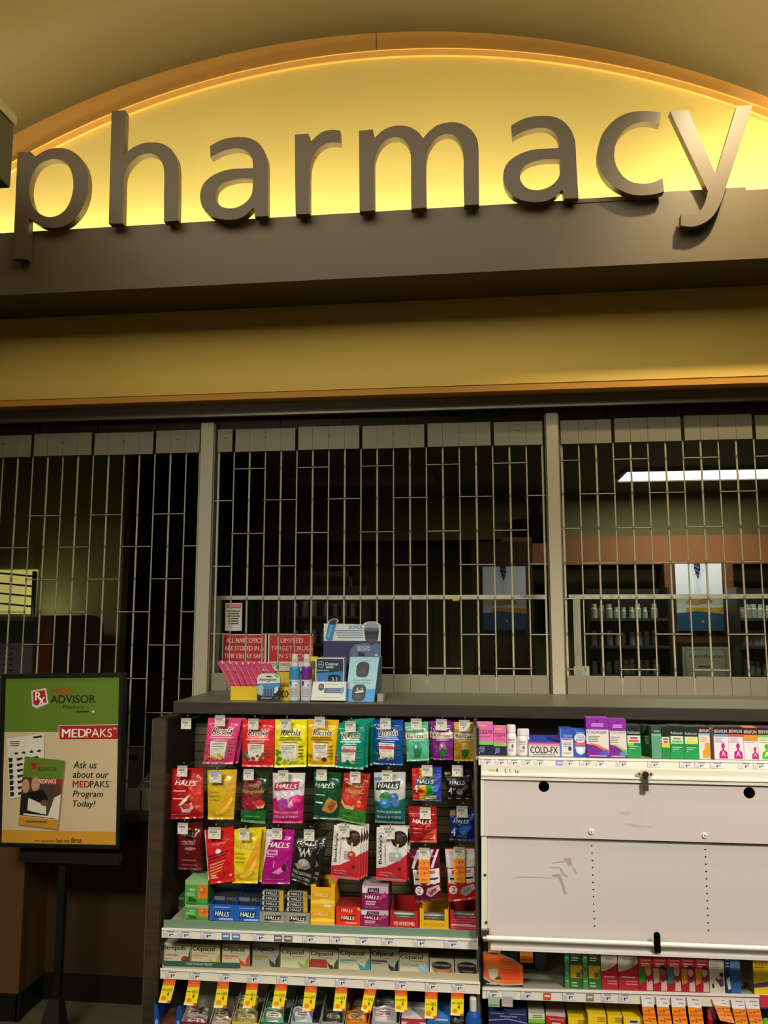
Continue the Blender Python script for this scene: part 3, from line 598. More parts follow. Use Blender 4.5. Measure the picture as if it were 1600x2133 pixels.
def shelf(label, xl, xr, ptop, pstrip, Ytop, Yf, lip=None, price=()):
    """ptop: line of product feet (at Ytop); pstrip: (top line, bottom line) of the price rail (at Yf)"""
    z0 = P((xl+xr)/2, pstrip[1]((xl+xr)/2), Yf).z
    e = empty('shelf', (P((xl+xr)/2, 2000, Yf).x, 3.0, z0), label, 'shelf', 'gondola shelves')
    m = MB(); zl = P(xl, ptop(xl), Ytop).z; zr_ = P(xr, ptop(xr), Ytop).z; a = P(xl, 2000, Yf).x; b = P(xr, 2000, Yf).x; a = max(a, -1.118) if xl < 900 else a
    m.hexa([(a, Yf+.013, zl), (b, Yf+.013, zr_), (b, Yf+.013, zr_-.012), (a, Yf+.013, zl-.012), (a, 3.18, zl), (b, 3.18, zr_), (b, 3.18, zr_-.012), (a, 3.18, zl-.012)], '9c9a86:satin'); m.build('shelf_board', e)
    if lip:
        m = MB(); railbox(m, xl+4, xr-2, lip[0], lip[1], Yf+.008, Yf+.0125, lip[2]); m.build('front_lip', e)
    m = MB(); t, bt = pstrip; h = (bt(xl)-t(xl))
    railbox(m, xl, xr, t, bt, Yf, Yf+.0075, 'ece5d2:plastic'); railbox(m, xl, xr, lambda x: t(x)-1, lambda x: t(x)+h*.17, Yf-.004, Yf-.0002, 'f2eee2:plastic'); rail = m.build('price_rail', e)
    for (x, w, kind) in price:
        m = MB(); f = lambda s: (lambda x_: t(x_)+h*s)
        if kind == 'n':
            railbox(m, x, x+w, f(.22), f(.97), Yf-.0012, Yf-.0002, 'e2e0dc')
            railbox(m, x+2+w*.15, x+w*.8, f(.26), f(.38), Yf-.0016, Yf-.0012, '8f8f98'); railbox(m, x+w*.42, x+w*.52, f(.55), f(.82), Yf-.0016, Yf-.0012, '3a3a44'); railbox(m, x+w*.55, x+w*.72, f(.55), f(.66), Yf-.0016, Yf-.0012, '5a5a66'); railbox(m, x+2, x+w*.3, f(.5), f(.95), Yf-.0016, Yf-.0012, 'c4c4cc'); railbox(m, x-.6, x, f(.2), f(1), Yf-.0016, Yf-.0012, '9a948a')
        else:
            railbox(m, x, x+w, f(.3), f(.98), Yf-.0012, Yf-.0002, kind); railbox(m, x+w*.15, x+w*.85, f(.5), f(.7), Yf-.0016, Yf-.0012, 'd8d8e0')
        m.build('price_label', rail)
    return e
s1t, s1b = line([(336, 1934), (997, 1957)]), line([(336, 1953), (995, 1978)])
f1 = line([(462, 1919.7), (968, 1938)])
shelf('upper left-bay shelf with a green lip under the cough drop cartons', 337, 996, f1, (s1t, s1b), 2.92, 2.85, (lambda x: f1(x)+1.0, lambda x: s1t(x)+2, '6f8c74:satin'),
    [(341, 28, 'n'), (371, 30, 'n'), (418, 30, 'n'), (462, 17, '5a7fc0'), (483, 17, '5a7fc0'), (527, 30, 'n'), (571, 17, '6f6b66'), (592, 17, '6f6b66'), (631, 30, 'n'), (687, 30, 'n'), (742, 30, 'n'), (795, 32, 'n'), (861, 32, 'n'), (926, 34, 'n')])
s2t, s2b = line([(338, 2018), (1000, 2047)]), line([(340, 2038.6), (1000, 2071)])
f2 = line([(429, 2012), (920, 2028)])
shelf('lower left-bay shelf with a beige lip under the lozenge boxes', 334, 1000, f2, (s2t, s2b), 2.93, 2.84, (lambda x: f2(x)-1, lambda x: s2t(x)+2, 'b0a98c:satin'),
    [(345, 26, 'n'), (396, 26, 'n'), (457, 26, 'n'), (515, 28, 'n'), (577, 28, 'n'), (636, 28, 'n'), (699, 27, 'n'), (761, 27, 'n'), (824, 27, 'n'), (887, 27, 'n'), (942, 27, 'n')])
s3t, s3b = line([(997, 1577.5), (1600, 1586.5)]), line([(1000, 1593.5), (1600, 1608)])
f3 = line([(1011, 1573.4), (1590, 1584.5)])
shelf('upper right-bay shelf with a white price rail above the lock cover', 997, 1720, f3, (s3t, s3b), 2.88, 2.84, None,
    [(1002, 27, 'n'), (1032, 24, 'n'), (1058, 26, 'n'), (1088, 22, 'n'), (1113, 24, 'n'), (1158, 14, '8a86d8'), (1175, 24, 'n'), (1208, 30, 'n'), (1238, 26, 'n'), (1284, 28, 'n'), (1350, 28, 'n'), (1416, 30, 'n'), (1448, 26, 'n'), (1480, 30, 'n'), (1540, 28, 'n'), (1570, 28, 'n')])
s4t, s4b = line([(1006, 2058.5), (1600, 2074)]), line([(1006, 2080), (1600, 2101)])
f4 = line([(1048, 2056), (1525, 2071)])
shelf('lower right-bay shelf under the lock cover', 1005, 1720, f4, (s4t, s4b), 2.88, 2.84, None,
    [(1014, 28, 'n'), (1046, 30, 'd0d8d0'), (1086, 26, 'n'), (1132, 16, 'd8502c'), (1173, 28, 'n'), (1221, 16, '8a8478'), (1253, 26, 'n'), (1289, 26, 'n')])
for lab, xl, xr, z in (('bottom shelf of the left bay', -1.117, -.03, .17), ('bottom shelf of the right bay', -.008, 2.0, .19)):
    e = empty('shelf', ((xl+xr)/2, 3.0, z-.04), lab+' under the trays and boxes', 'shelf', 'gondola shelves')
    m = MB(); m.box(xl, xr, 2.80, 3.18, z-.02, z, '9c9a86:satin'); m.build('shelf_board', e)
    m = MB(); m.box(xl, xr, 2.785, 2.799, z-.04, z+.005, 'ece5d2:plastic'); m.build('price_rail', e)
# lock cover over the right bay
e = empty('lock_cover', (.43, 2.83, P(1300, 1978, 2.80).z), 'big white metal lock cover closing off the middle of the right bay', 'cover')
CY = 2.80; PK, CR = 'cfc6c0:satin', 'dfddcb:satin'
rail_t, rail_b = line([(1002, 1594.5), (1600, 1608.5)]), line([(1002, 1623), (1600, 1637)])
m = MB(); railbox(m, 1002, 1720, rail_t, lambda x: rail_b(x)-9, CY-.004, CY+.03, CR); railbox(m, 1002, 1720, lambda x: rail_b(x)-11, lambda x: rail_b(x)-7.5, CY-.012, CY-.0045, 'eceadc:satin'); railbox(m, 1002, 1720, lambda x: rail_b(x)-7, rail_b, CY-.008, CY+.02, CR); m.build('top_rail', e)
seam = line([(1010, 1741), (1600, 1758)]); bot_ = line([(1020, 1950), (1600, 1972)])
def holed(xl, xr, t, b, Y, holes, c):
    A, B, D, G = P(xl, t(xl), Y), P(xr, t(xr), Y), P(xr, b(xr), Y), P(xl, b(xl), Y)
    L = [[(A.x, A.z), (B.x, B.z), (D.x, D.z), (G.x, G.z)]]
    for hx, hy, r in holes:
        p = P(hx, hy, Y); L.append([(p.x+r*math.cos(-2*math.pi*i/16), p.z+r*math.sin(-2*math.pi*i/16)) for i in range(16)])
    m.prism(L, Y, Y+.0018, c)
m = MB(); holed(1002, 1720, rail_b, seam, CY, [(1133, 1638.5, .0175), (1561, 1651.5, .0178)], PK)
F = Face(m, bilin(P(1000, 1620, CY), P(1600, 1620, CY), P(1600, 1960, CY), P(1000, 1960, CY)), 1, .56, None, [(1000, 1620), (1600, 1620), (1600, 1960), (1000, 1960)])
zs = zt(980, 1460, 2.5806)
def smear(z, pts, c): F.p([F.inv(*z(*p)) for p in pts], c)
smear(zs, [(820, 600), (870, 590), (890, 610), (850, 625), (815, 615)], 'c2b9b2'); smear(zs, [(845, 660), (920, 672), (1000, 680), (1000, 685), (900, 684), (840, 672)], 'c0b7b0'); smear(zs, [(590, 685), (596, 690), (590, 693)], 'a89f98'); smear(zs, [(480, 720), (486, 724), (480, 728)], '8f867f'); smear(zs, [(158, 533), (164, 536), (158, 540)], 'a89f98')
m.build('upper_panel', e)
m = MB(); dots = [(1233+k*.5, 1762+k*15.2, .0026) for k in range(12)]+[(1469.2+k*.62, 1769.6+k*15.3, .0027) for k in range(12)]
holed(1003, 1720, lambda x: seam(x)-2, bot_, CY+.012, dots, PK)
F = Face(m, bilin(P(1000, 1620, CY+.012), P(1600, 1620, CY+.012), P(1600, 1960, CY+.012), P(1000, 1960, CY+.012)), 1, .56, None, [(1000, 1620), (1600, 1620), (1600, 1960), (1000, 1960)])
zs = zt(980, 1700, 5)
SM = 'ada196'
for pts in ([(450, 652), (560, 638), (880, 650), (880, 660), (560, 648), (455, 660)], [(870, 495), (1000, 478), (1010, 488), (880, 508)], [(990, 448), (1070, 445), (1085, 500), (1050, 540), (1020, 490)], [(1060, 470), (1100, 540), (1140, 600), (1120, 618), (1085, 540)], [(840, 540), (950, 540), (950, 552), (850, 552)], [(945, 545), (970, 550), (1000, 610), (1045, 640), (1035, 650), (980, 620)], [(870, 620), (960, 612), (975, 650), (880, 640)], [(935, 640), (970, 640), (1000, 720), (1030, 815), (1000, 818), (975, 740)]):
    smear(zs, pts, SM)
m.build('lower_panel', e)
m = MB(); railbox(m, 1003, 1014, lambda x: seam(x)+0, lambda x: bot_(x)-14, CY+.004, CY+.0115, CR); railbox(m, 1001.5, 1008, rail_b, lambda x: seam(x), CY-.003, CY-.0003, CR); m.build('side_edge', e)
for x, y in ((1010.5, 1822), (1013, 1921)):
    p = P(x, y, CY+.003); m = MB(); m.tube(p, p-Vector((0, .003, 0)), .004, '6b665a:metal', 10); m.build('rivet', e)
for x, y in ((1232, 1732), (1468, 1740)):
    p = P(x, y, CY); m = MB(); m.tube(p, p-Vector((0, .005, 0)), .009, 'e6e0da:plastic', 14, .007); m.tube(p-Vector((0, .0051, 0)), p-Vector((0, .0056, 0)), .0022, '55504a', 8); m.build('screw', e)
# bottom handle: rolled bright bar and a lip below
m = MB(); a, b = P(1014, bot_(1014)+4, CY-.012), P(1720, bot_(1720)+4, CY-.012); m.tube(a, b, .0075, 'e9e5da:satin', 12)
railbox(m, 1022, 1720, lambda x: bot_(x)+6, lambda x: bot_(x)+24, CY-.002, CY+.0005, 'b9b2aa:satin'); railbox(m, 1022, 1720, lambda x: bot_(x)+23, lambda x: bot_(x)+29, CY-.014, CY+.0005, 'e3ded6:satin'); m.build('bottom_handle', e)
m = MB(); p = P(1010, 1942, CY-.005); m.box(p.x-.010, p.x+.014, CY-.01, CY+.01, p.z-.018, p.z+.008, '8c8880:metal'); m.tube(P(1006, 1955, CY-.01), P(1016, 1955, CY-.01), .008, 'd8d4cc:metal', 10); m.build('hinge_bracket', e)
p = P(1344, 1612, CY-.014); m = MB(); m.prism([[(p.x+.026*math.cos(t)*(1 if abs(math.cos(t)) > .5 else 1), p.z+.0115*math.sin(t)) for t in (2*math.pi*i/20 for i in range(20))]], CY-.016, CY-.0125, 'cfc9a8:satin'); m.tube((p.x, CY-.016, p.z), (p.x, CY-.027, p.z), .0095, '5e5a4c:metal', 14)
m2 = MB(); m2.box(p.x-.0085, p.x+.0085, CY-.018, CY-.013, p.z-.053, p.z-.009, '9a9484:metal')
for sx_ in (-1, 1): m.tube((p.x+sx_*.018, CY-.016, p.z), (p.x+sx_*.018, CY-.018, p.z), .004, '8f896c:metal', 8)
lk = tag(m.build('lock', e), 'tarnished brass lock with a hanging hasp'); m2.build('hasp', lk)
p = P(1369, 1966, CY-.018); m = MB(); m.box(p.x-.010, p.x+.010, CY-.0205, CY-.0185, p.z-.026, p.z+.026, '2c2620:metal'); m.tube((p.x, CY-.0205, p.z+.026), (p.x, CY-.0185, p.z+.026), .010, '2c2620:metal', 12); m.build('latch_slot', e); tag(e.children[-1], 'dark latch slot at the bottom edge')
m = MB(); F = Face(m, bilin(P(1000, 1594, CY-.0045), P(1130, 1594, CY-.0045), P(1130, 1624, CY-.0045), P(1000, 1624, CY-.0045)), .2, .05, None, [(1000, 1594), (1130, 1594), (1130, 1624), (1000, 1624)])
zs = zt(980, 1570, 10.667)
for pts, c in (([(410, 345), (560, 345), (560, 385), (410, 385)], 'c9bd96'), ([(585, 335), (605, 320), (605, 350), (612, 400), (592, 405), (580, 370)], '3b2f22'), ([(765, 340), (780, 335), (790, 410), (820, 415), (800, 430), (775, 420)], '55574e'), ([(870, 350), (890, 345), (885, 400), (910, 410), (880, 415)], '55574e'), ([(1000, 350), (1010, 345), (1015, 405), (1050, 400), (1060, 350), (1070, 400), (1075, 420), (1000, 418)], '55574e')): smear(zs, pts, c)
m.build('pen_scrawl', e)
# ------------------------------------------------------------------ hanging bags
def sstep(a, b, x): t = max(0, min(1, (x-a)/(b-a))); return t*t*(3-2*t)
def bag(quad, Y, col, design, label, t=.017, group='hanging candy bags', seed=0, crumple=.0016, head=.14, name='candy_bag', back=None, flare=.006, cat='bag', foot=.05):
    TL, TR, BR, BL = (P(x, y, Y) for x, y in quad)
    w = (TR-TL).length; h = (BL-TL).length; org = (TL+TR)/2
    def bul(u, v):
        a = max(0, math.sin(math.pi*min(1, max(0, u))))**.55; q = (v-head)/(1-head-foot)
        b = max(0, math.sin(math.pi*min(1, max(0, q))))**.5 if 0 < q < 1 else 0
        return a*b
    def S(u, v, e):
        p = TL+(TR-TL)*u+(BL-TL)*v+((BR-BL)-(TR-TL))*(u*v)
        n = noise.noise(Vector((u*3.1+seed*7.3, v*4.3, seed)))*crumple*2.2+noise.noise(Vector((u*9+seed, v*13, seed*3.1)))*crumple
        n *= .25+.75*min(1, 3*bul(u, v)+.2)
        y = -t*bul(u, v)+n-flare*(v > 1-foot)*((v-1+foot)/foot)*.5-e
        return Vector((p.x, Y+y, p.z))
    mb = MB(); nu, nv = 30, 42
    cm = col+':film' if ':' not in col else col
    vs = [S(i/nu, j/nv, 0) for j in range(nv+1) for i in range(nu+1)]
    mb.mesh(vs, [(j*(nu+1)+i, (j+1)*(nu+1)+i, (j+1)*(nu+1)+i+1, j*(nu+1)+i+1) for j in range(nv) for i in range(nu)], cm, True)
    bk = [Vector((p.x, Y+.35*(Y-p.y)+.0006, p.z)) if p.y < Y else Vector((p.x, p.y+.0012, p.z)) for p in vs]
    mb.mesh(bk, [(j*(nu+1)+i, j*(nu+1)+i+1, (j+1)*(nu+1)+i+1, (j+1)*(nu+1)+i) for j in range(nv) for i in range(nu)], back or cm, True)
    F = Face(mb, S, w, h, .007, quad, .00012)
    if design: design(F)
    o = mb.build(name, None, org)
    return tag(o, label, cat, group)
def again(o, dx, dy, dz, label): return copy_thing(o, o.location+Vector((dx, dy, dz)), label)
ALL = 'hanging candy bags'
def ricola(sub, scene, band=None, hi='f4f0e0', y=.27, film='print', panel=(.20, .50, .72, .87)):
    def d(F):
        F.t('Ricola', .50, y, .62, '0d1a14', None, .28, .035, hi, 0, .045)
        F.ln(.08, y+.09, .92, 2, .045, sub, .55); F.ln(.22, y+.19, .78, 1, .04, sub, .4)
        u0, v0, u1, v1 = panel; F.p([(u0, v0), (u1, v0+.01), (u1-.02, v1), (u0+.03, v1-.005)], 'e4e0d2')
        F.ln(u0+.05, v0+.03, u1-.05, 3, .035, '77776c', .45); F.ln(u0+.05, v0+.15, u1-.05, 2, .03, 'a09c90', .3)
        if band: F.r(u0, v0+.08, u1, v0+.14, band)
        scene(F)
        F.ln(.75, .55, .92, 4, .07, '5a5a4a', .25)
    return d
def sc_pink(F):
    for a in ((.12, .60), (.08, .74), (.18, .84)): F.e(*a, .05, .035, 'a02850'); F.e(a[0], a[1], .018, .012, 'e8b83a')
    for a, b in ((.30, .84), (.52, .80), (.62, .84), (.42, .87), (.57, .88)): F.e(a, b, .07, .035, 'c9b82e')
    F.e(.10, .90, .08, .03, '6a7a30')
def sc_red(F):
    F.p([(.02, .66), (.20, .72), (.30, .84), (.14, .86), (.02, .78)], '4a5a34'); F.p([(.05, .68), (.22, .74), (.28, .83), (.2, .8)], '8a9a70')
    for a, b, r in ((.38, .82, .07), (.52, .76, .05), (.62, .84, .08), (.70, .72, .06)): F.e(a, b, r, r*.6, 'b03020')
    F.p([(.56, .80), (.74, .66), (.76, .72), (.62, .84)], 'a0522a')
def sc_yel(F):
    for k in range(10): F.e(.08+.14*random.random(), .62+.32*random.random(), .05, .03, '5d8a2a')
    for k in range(12): F.e(.30+.42*random.random(), .80+.12*random.random(), .05, .022, random.choice(['d6d080', '9aae3a', 'e8e2a0']))
    for k in range(5): F.e(.82+.1*random.random(), .55+k*.09, .025, .018, '6a7a20')
def sc_gold(F):
    for k in range(8): F.e(.04+.12*random.random(), .65+.3*random.random(), .04, .02, '8a7a20')
    F.e(.44, .82, .12, .04, 'd6a85a'); F.e(.36, .86, .10, .03, 'e0c080'); F.e(.62, .84, .09, .05, '6a2a1e'); F.e(.66, .86, .04, .025, '8a3a28')
    for k in range(5): F.e(.84+.06*random.random(), .55+k*.09, .03, .018, '8a7a1e')
def sc_teal(F):
    for a in ((.06, .72), (.10, .80), (.04, .88)): F.e(*a, .06, .04, 'b03a6a'); F.e(a[0], a[1], .02, .014, 'e0a0b8')
    for k in range(6): F.e(.36+.3*random.random(), .82+.07*random.random(), .05, .022, random.choice(['1f6a4a', '3a8a6a', '2a4a3a']))
    F.e(.62, .86, .09, .035, '9ab83a')
def sc_blue(F):
    for k in range(8): F.e(.06+.16*random.random(), .72+.2*random.random(), .06, .035, random.choice(['3a5a3a', '2a4a34', '55704a']))
    for k in range(5): F.e(.34+.2*random.random(), .82+.06*random.random(), .05, .025, random.choice(['3a4a7a', '8a9ab0']))
    F.e(.62, .84, .08, .04, '6a9a3a')
BY = 2.955
R1 = {}
B1 = bag([(433.9, 1495.2), (503.9, 1495.8), (485.8, 1591.4), (423, 1590.3)], BY, 'd8447a:film', ricola('f0c0d0', sc_pink), 'hot pink candy bag at the left end of the top row, front one', seed=1)
again(B1, .010, .024, -.002, 'hot pink candy bag peeking out behind the front pink one')
bag([(506.1, 1498.4), (572.8, 1498.4), (569.6, 1597.3), (504.4, 1596.4)], BY, 'd82a2e:film', ricola('f0c0b8', sc_red), 'red candy bag with cherries in the top row beside the pink bag', seed=2)
bag([(573.3, 1498.4), (640.2, 1498.4), (638.5, 1596.9), (571.7, 1598.6)], BY, 'ecdf1e:film', ricola('6a6a20', sc_yel), 'lemon yellow candy bag in the top row with green herb leaves', seed=3)
bag([(641, 1497.5), (706, 1499.5), (697, 1597), (641.5, 1596)], BY, 'e8b818:film', ricola('6a4a10', sc_gold), 'golden yellow candy bag in the top row beside the teal bags', seed=4)
B5 = bag([(704.8, 1506), (762, 1502), (757, 1603), (698, 1598)], BY, '128c74:film', ricola('e0f0e8', sc_teal, 'c85a5a'), 'teal green candy bag in the top row, front one', seed=5)
again(B5, .012, .024, .004, 'teal green candy bag second from the front in the top row'); again(B5, .026, .048, .006, 'teal green candy bag third from the front, furthest to the right')
bag([(776.4, 1498.4), (840.5, 1499.5), (839.4, 1594.7), (778, 1591.4)], BY, '0f4a8c:film', ricola('c0d0e8', sc_blue, 'c84a4a'), 'deep blue candy bag in the top row with a red stripe on its label', seed=6)
def bentasil(c1, drop, head=None):
    def d(F):
        F.r(0, .27, 1, .43, 'e6dfca'); F.t('Bentasil', .5, .355, .82, '1c1a16', .10, 0, .02)
        F.ln(.15, .46, .85, 1, .03, c1, .5); F.e(.5, .68, .19, .17, drop); F.e(.44, .62, .05, .05, 'd8e8d8')
        F.p([(.32, .68), (.40, .72), (.5, .69), (.6, .72), (.70, .68), (.66, .80), (.62, .90), (.54, .88), (.5, .92), (.42, .88), (.37, .91), (.36, .80)], '1f7a34'); F.ln(.10, .10, .9, 2, .06, c1, .4)
    return d
bag([(842.7, 1505), (891.9, 1502.8), (894, 1583.8), (848, 1585.5)], BY, '5cb894:film', bentasil('dff0e6', '3a9a70'), 'mint green lozenge pouch in the top row with a green leaf', seed=7, t=.012)
B8 = bag([(898.5, 1504), (944.5, 1503), (944, 1582.7), (902.8, 1582.7)], BY, '7a2a7c:film', bentasil('e8d0e8', 'b05a9a'), 'purple lozenge pouch in the top row, front one', seed=8, t=.012)
again(B8, -.010, .018, .001, 'purple lozenge pouch showing behind the front purple one')
bag([(945.5, 1504), (991, 1504), (990.5, 1585), (946, 1585)], BY, 'd0a030:film', bentasil('f4e8c8', 'e0b84a'), 'gold lozenge pouch at the right end of the top row', seed=9, t=.012)
def halls(F, y, c='eeeae0', w=.72, x=.5, box=None, sh=.25, h=None):
    hv = h or w*F.w*.21/F.h
    if box: F.p([(x-w*.56, y-hv*.62), (x+w*.60, y-hv*.9), (x+w*.54, y+hv*.7), (x-w*.60, y+hv*.95)], box)
    F.t('HALLS', x, y, w, c, hv, sh, .04, None, .06)
def hb(fn, y=.27, c='eeeae0', w=.72, box=None, x=.5):
    def d(F): fn(F); halls(F, y, c, w, x, box)
    return d
def f_red(F):
    F.p([(.6, .3), (1, .2), (1, .9), (.7, .75), (.62, .55)], 'cc3a28'); F.p([(.30, .72), (.48, .58), (.66, .50), (.56, .62), (.44, .70)], 'f0e0d8')
    F.p([(.36, .70), (.42, .86), (.62, .88), (.74, .78), (.70, .66), (.60, .70), (.56, .80), (.46, .80)], 'd8b0a8'); F.e(.56, .74, .10, .06, 'c84a3a'); F.ln(.12, .42, .55, 1, .05, 'e0b0a8', .5, -1); F.ln(.12, .57, .5, 1, .05, 'e0b0a8', .5, -1); F.ln(.05, .90, .6, 2, .035, 'd87a70', .4, -1)
bag([(357.3, 1601), (424, 1599), (424, 1704), (351.9, 1706)], BY, 'a81c1e:film', hb(f_red, .28, w=.66), 'crinkled red candy bag at the left end of the second row', seed=11, crumple=.003, t=.02)
def f_yel(F):
    F.p([(.55, .65), (.8, .3), (.95, .10), (1, .3), (.95, .7), (.8, .86), (.2, .90), (.05, .84), (.4, .80)], 'd89a1c'); F.p([(.3, .86), (.7, .72), (.9, .5), (.92, .62), (.7, .84), (.4, .92)], 'eec23a'); F.ln(.1, .43, .55, 3, .08, 'a8881a', .3, -1)
bag([(432.2, 1604.5), (494, 1602.8), (487, 1706.3), (433.3, 1706.3)], BY, 'cfae1c:film', hb(f_yel, .29, 'b8a060', .7), 'plain yellow candy bag second in the second row', seed=12, t=.012)
def f_pom(F):
    F.e(.42, .42, .42, .34, '7a1c24'); F.e(.36, .62, .36, .14, '8a2430'); 
    for k in range(26): F.e(.14+.5*random.random(), .50+.18*random.random(), .028, .018, random.choice(['b03038', '98202c', 'c84a50']))
    F.e(.76, .60, .18, .07, 'c8302c'); F.p([(.6, .63), (.76, .67), (.95, .61), (.9, .69), (.7, .70)], 'd8b090'); F.r(0, .74, 1, 1, '1e6a2a'); F.t('Pomegranate', .48, .37, .82, '8aa84a', .09, .2, .02); F.ln(.08, .86, .9, 1, .05, '6ab04a', .35)
bag([(504, 1610), (562, 1608), (553, 1715), (502.8, 1710.6)], BY, '1c3420:film', hb(f_pom, .25, '8aa84a', .4), 'dark green candy bag with a red pomegranate in the second row', seed=13, t=.018)
def f_mag(F):
    F.p([(0, .52), (.2, .46), (.5, .5), (.8, .42), (1, .45), (1, 1), (0, 1)], 'c01c74'); F.p([(.1, .42), (.22, .36), (.42, .64), (.3, .70)], 'e0c8d8'); F.p([(.45, .38), (.62, .36), (.55, .6)], 'c8a8b8'); F.e(.36, .60, .20, .10, 'a04a9a'); F.p([(.5, .66), (.64, .50), (.72, .62), (.60, .68)], 'e89ac0')
    F.t('TRIPLE SOOTHING', .46, .775, .80, 'e8c8d4', .045, 0, .01); F.t('SOULAGE TRIPLE', .46, .865, .80, 'e8c8d4', .045, 0, .01)
bag([(568.5, 1610), (636, 1610), (630, 1714), (568.5, 1714)], BY, 'c9c7c4:film', hb(f_mag, .25, w=.66, box='a81c5c', x=.46), 'silver and magenta candy bag in the second row', seed=14, crumple=.0026, t=.02)
def f_dgr(F):
    F.p([(.35, .80), (.5, .60), (.62, .52), (.9, .60), (.95, .72), (.8, .84), (.6, .86)], 'b8823a'); F.p([(.55, .72), (.75, .56), (.9, .66), (.72, .80)], 'a0662a'); F.e(.72, .72, .12, .05, '8a4a2a'); F.ln(.1, .46, .5, 1, .05, 'b0c0b0', .5, -1); F.ln(.1, .62, .42, 1, .05, 'd0d8d0', .7, -1); F.ln(.05, .93, .7, 1, .05, '9ab09a', .4, -1)
bag([(653.8, 1606.7), (711.4, 1610), (704.8, 1707), (653, 1705)], BY, '14482c:film', hb(f_dgr, .27, 'c9d0c4', .72, x=.44), 'dark green candy bag with a maple leaf in the second row', seed=15)
def f_vit(F):
    F.r(0, .72, 1, 1, '2f7a28'); F.e(.42, .46, .36, .20, 'c03a28'); F.p([(.04, .54), (.2, .64), (.45, .66), (.72, .52), (.80, .56), (.5, .73), (.2, .72), (.03, .62)], 'd8b080'); F.e(.72, .65, .19, .085, 'c8301e'); F.e(.70, .63, .10, .03, 'e06a50'); F.t('VitaminC', .5, .34, .72, '9ab04a', .10, .2, .02); F.p([(.3, .82), (.4, .78), (.5, .82)], '1a4a1a'); F.ln(.1, .88, .8, 2, .04, '7ab04a', .35)
bag([(716.9, 1610), (772, 1612), (759.5, 1719), (704.8, 1707)], BY, 'a82a20:film', hb(f_vit, .23, 'a8b84a', .46), 'red candy bag with citrus slices and a green foot in the second row', seed=16)
def f_tea(F):
    F.p([(0, .55), (.3, .60), (.7, .55), (1, .5), (1, 1), (0, 1)], '125a54'); F.e(.40, .48, .22, .11, '2a7a3a'); F.e(.36, .60, .20, .09, '2f7ac0'); F.e(.66, .48, .14, .09, '3a5aa0'); F.e(.70, .58, .13, .07, '4a72b0'); F.e(.33, .58, .08, .03, '8ac0e0'); F.e(.62, .45, .05, .03, '7a96c8')
    F.t('TRIPLE SOOTHING', .47, .765, .80, 'd0e0dc', .045, 0, .02); F.t('SOULAGE TRIPLE', .47, .87, .80, 'd0e0dc', .045, 0, .02); F.r(.02, .10, .24, .15, '4a8ac8')
bag([(779.2, 1609), (845, 1607.8), (843.5, 1716), (781.4, 1712.8)], BY, 'b9bdb8:film', hb(f_tea, .25, w=.66, box='123a34', x=.46), 'silver and dark teal candy bag in the second row', seed=17, t=.02)
def f_mul(F):
    for k, c in enumerate(('c8281e', 'd89a1e', '1f7a34', '2a3aa0')): F.r(k*.25, .02, k*.25+.255, .98, c)
    F.e(.36, .55, .14, .12, 'e0b02a'); F.e(.58, .55, .12, .12, '1f8a3a'); F.e(.80, .62, .13, .10, '4a7ac8'); F.e(.28, .68, .12, .08, 'c8301e'); F.t('4', .13, .60, .14, 'ece8e0', .26, .1, .04); F.r(.40, .82, .85, .96, '8aa06a'); F.ln(.42, .84, .83, 2, .06, 'd8d8b8', .4)
bag([(858, 1599), (920, 1597), (919, 1669), (860, 1667)], BY-.01, '2a2a86:film', hb(f_mul, .40, w=.58, box='2a4a6a', x=.46), 'rainbow striped four pack of candy in the second row', seed=18, crumple=.003, head=.2)
def f_blk(F):
    F.r(0, .05, .22, .14, 'b0923a'); F.e(.52, .72, .14, .11, '8a8a84'); F.e(.50, .68, .08, .05, '5a5a56'); F.p([(.58, .62), (.8, .48), (.9, .56), (.72, .72)], '55554f'); F.t('4', .14, .70, .15, 'd8d6d0', .24, .1, .04); F.t('TRIPLE', .45, .90, .34, '8a8a84', .05)
bag([(925.8, 1605.6), (980, 1603.5), (984, 1664.7), (933.5, 1663.6)], BY-.01, '1a1a1c:film', hb(f_blk, .40, w=.60, box='2a2c34', x=.45), 'black four pack of candy at the right end of the second row', seed=19, crumple=.003, head=.2)
def f_rd4(F): F.p([(.4, 1), (.62, .78), (.9, .62), (1, .6), (1, 1)], 'd04a28'); F.e(.72, .78, .12, .06, 'b0442a'); F.t('-4', .86, .86, .18, 'ece4dc', .16, .1, .04); F.ln(.15, .58, .5, 1, .05, 'd08a80', .5, -1); F.ln(.15, .70, .5, 1, .05, 'd08a80', .5, -1)
bag([(850.3, 1680), (909.4, 1680), (910, 1754.5), (854.7, 1753.4)], BY-.01, 'a01c1e:film', hb(f_rd4, .40, w=.70, box=None, x=.48), 'crinkled red four pack of candy under the rainbow pack', seed=20, crumple=.003, head=.2)
def f_bl4(F): F.r(.02, .06, .22, .2, 'b88a2a'); F.e(.55, .66, .20, .16, '2a5aa8'); F.e(.55, .72, .10, .08, '4a90c0'); F.p([(.62, .56), (.88, .50), (.84, .62), (.7, .70)], '3a6ab0'); F.t('4', .16, .70, .16, 'd4dcec', .26, .1, .04); F.t('TRIPLE', .5, .86, .36, '8aa4d0', .06)
bag([(936.7, 1684.4), (990, 1683), (989.3, 1751), (936.7, 1750)], BY-.01, '1a2a7c:film', hb(f_bl4, .38, w=.60, box='1a3a78', x=.46), 'blue four pack of candy under the black pack', seed=21, crumple=.003, head=.2)
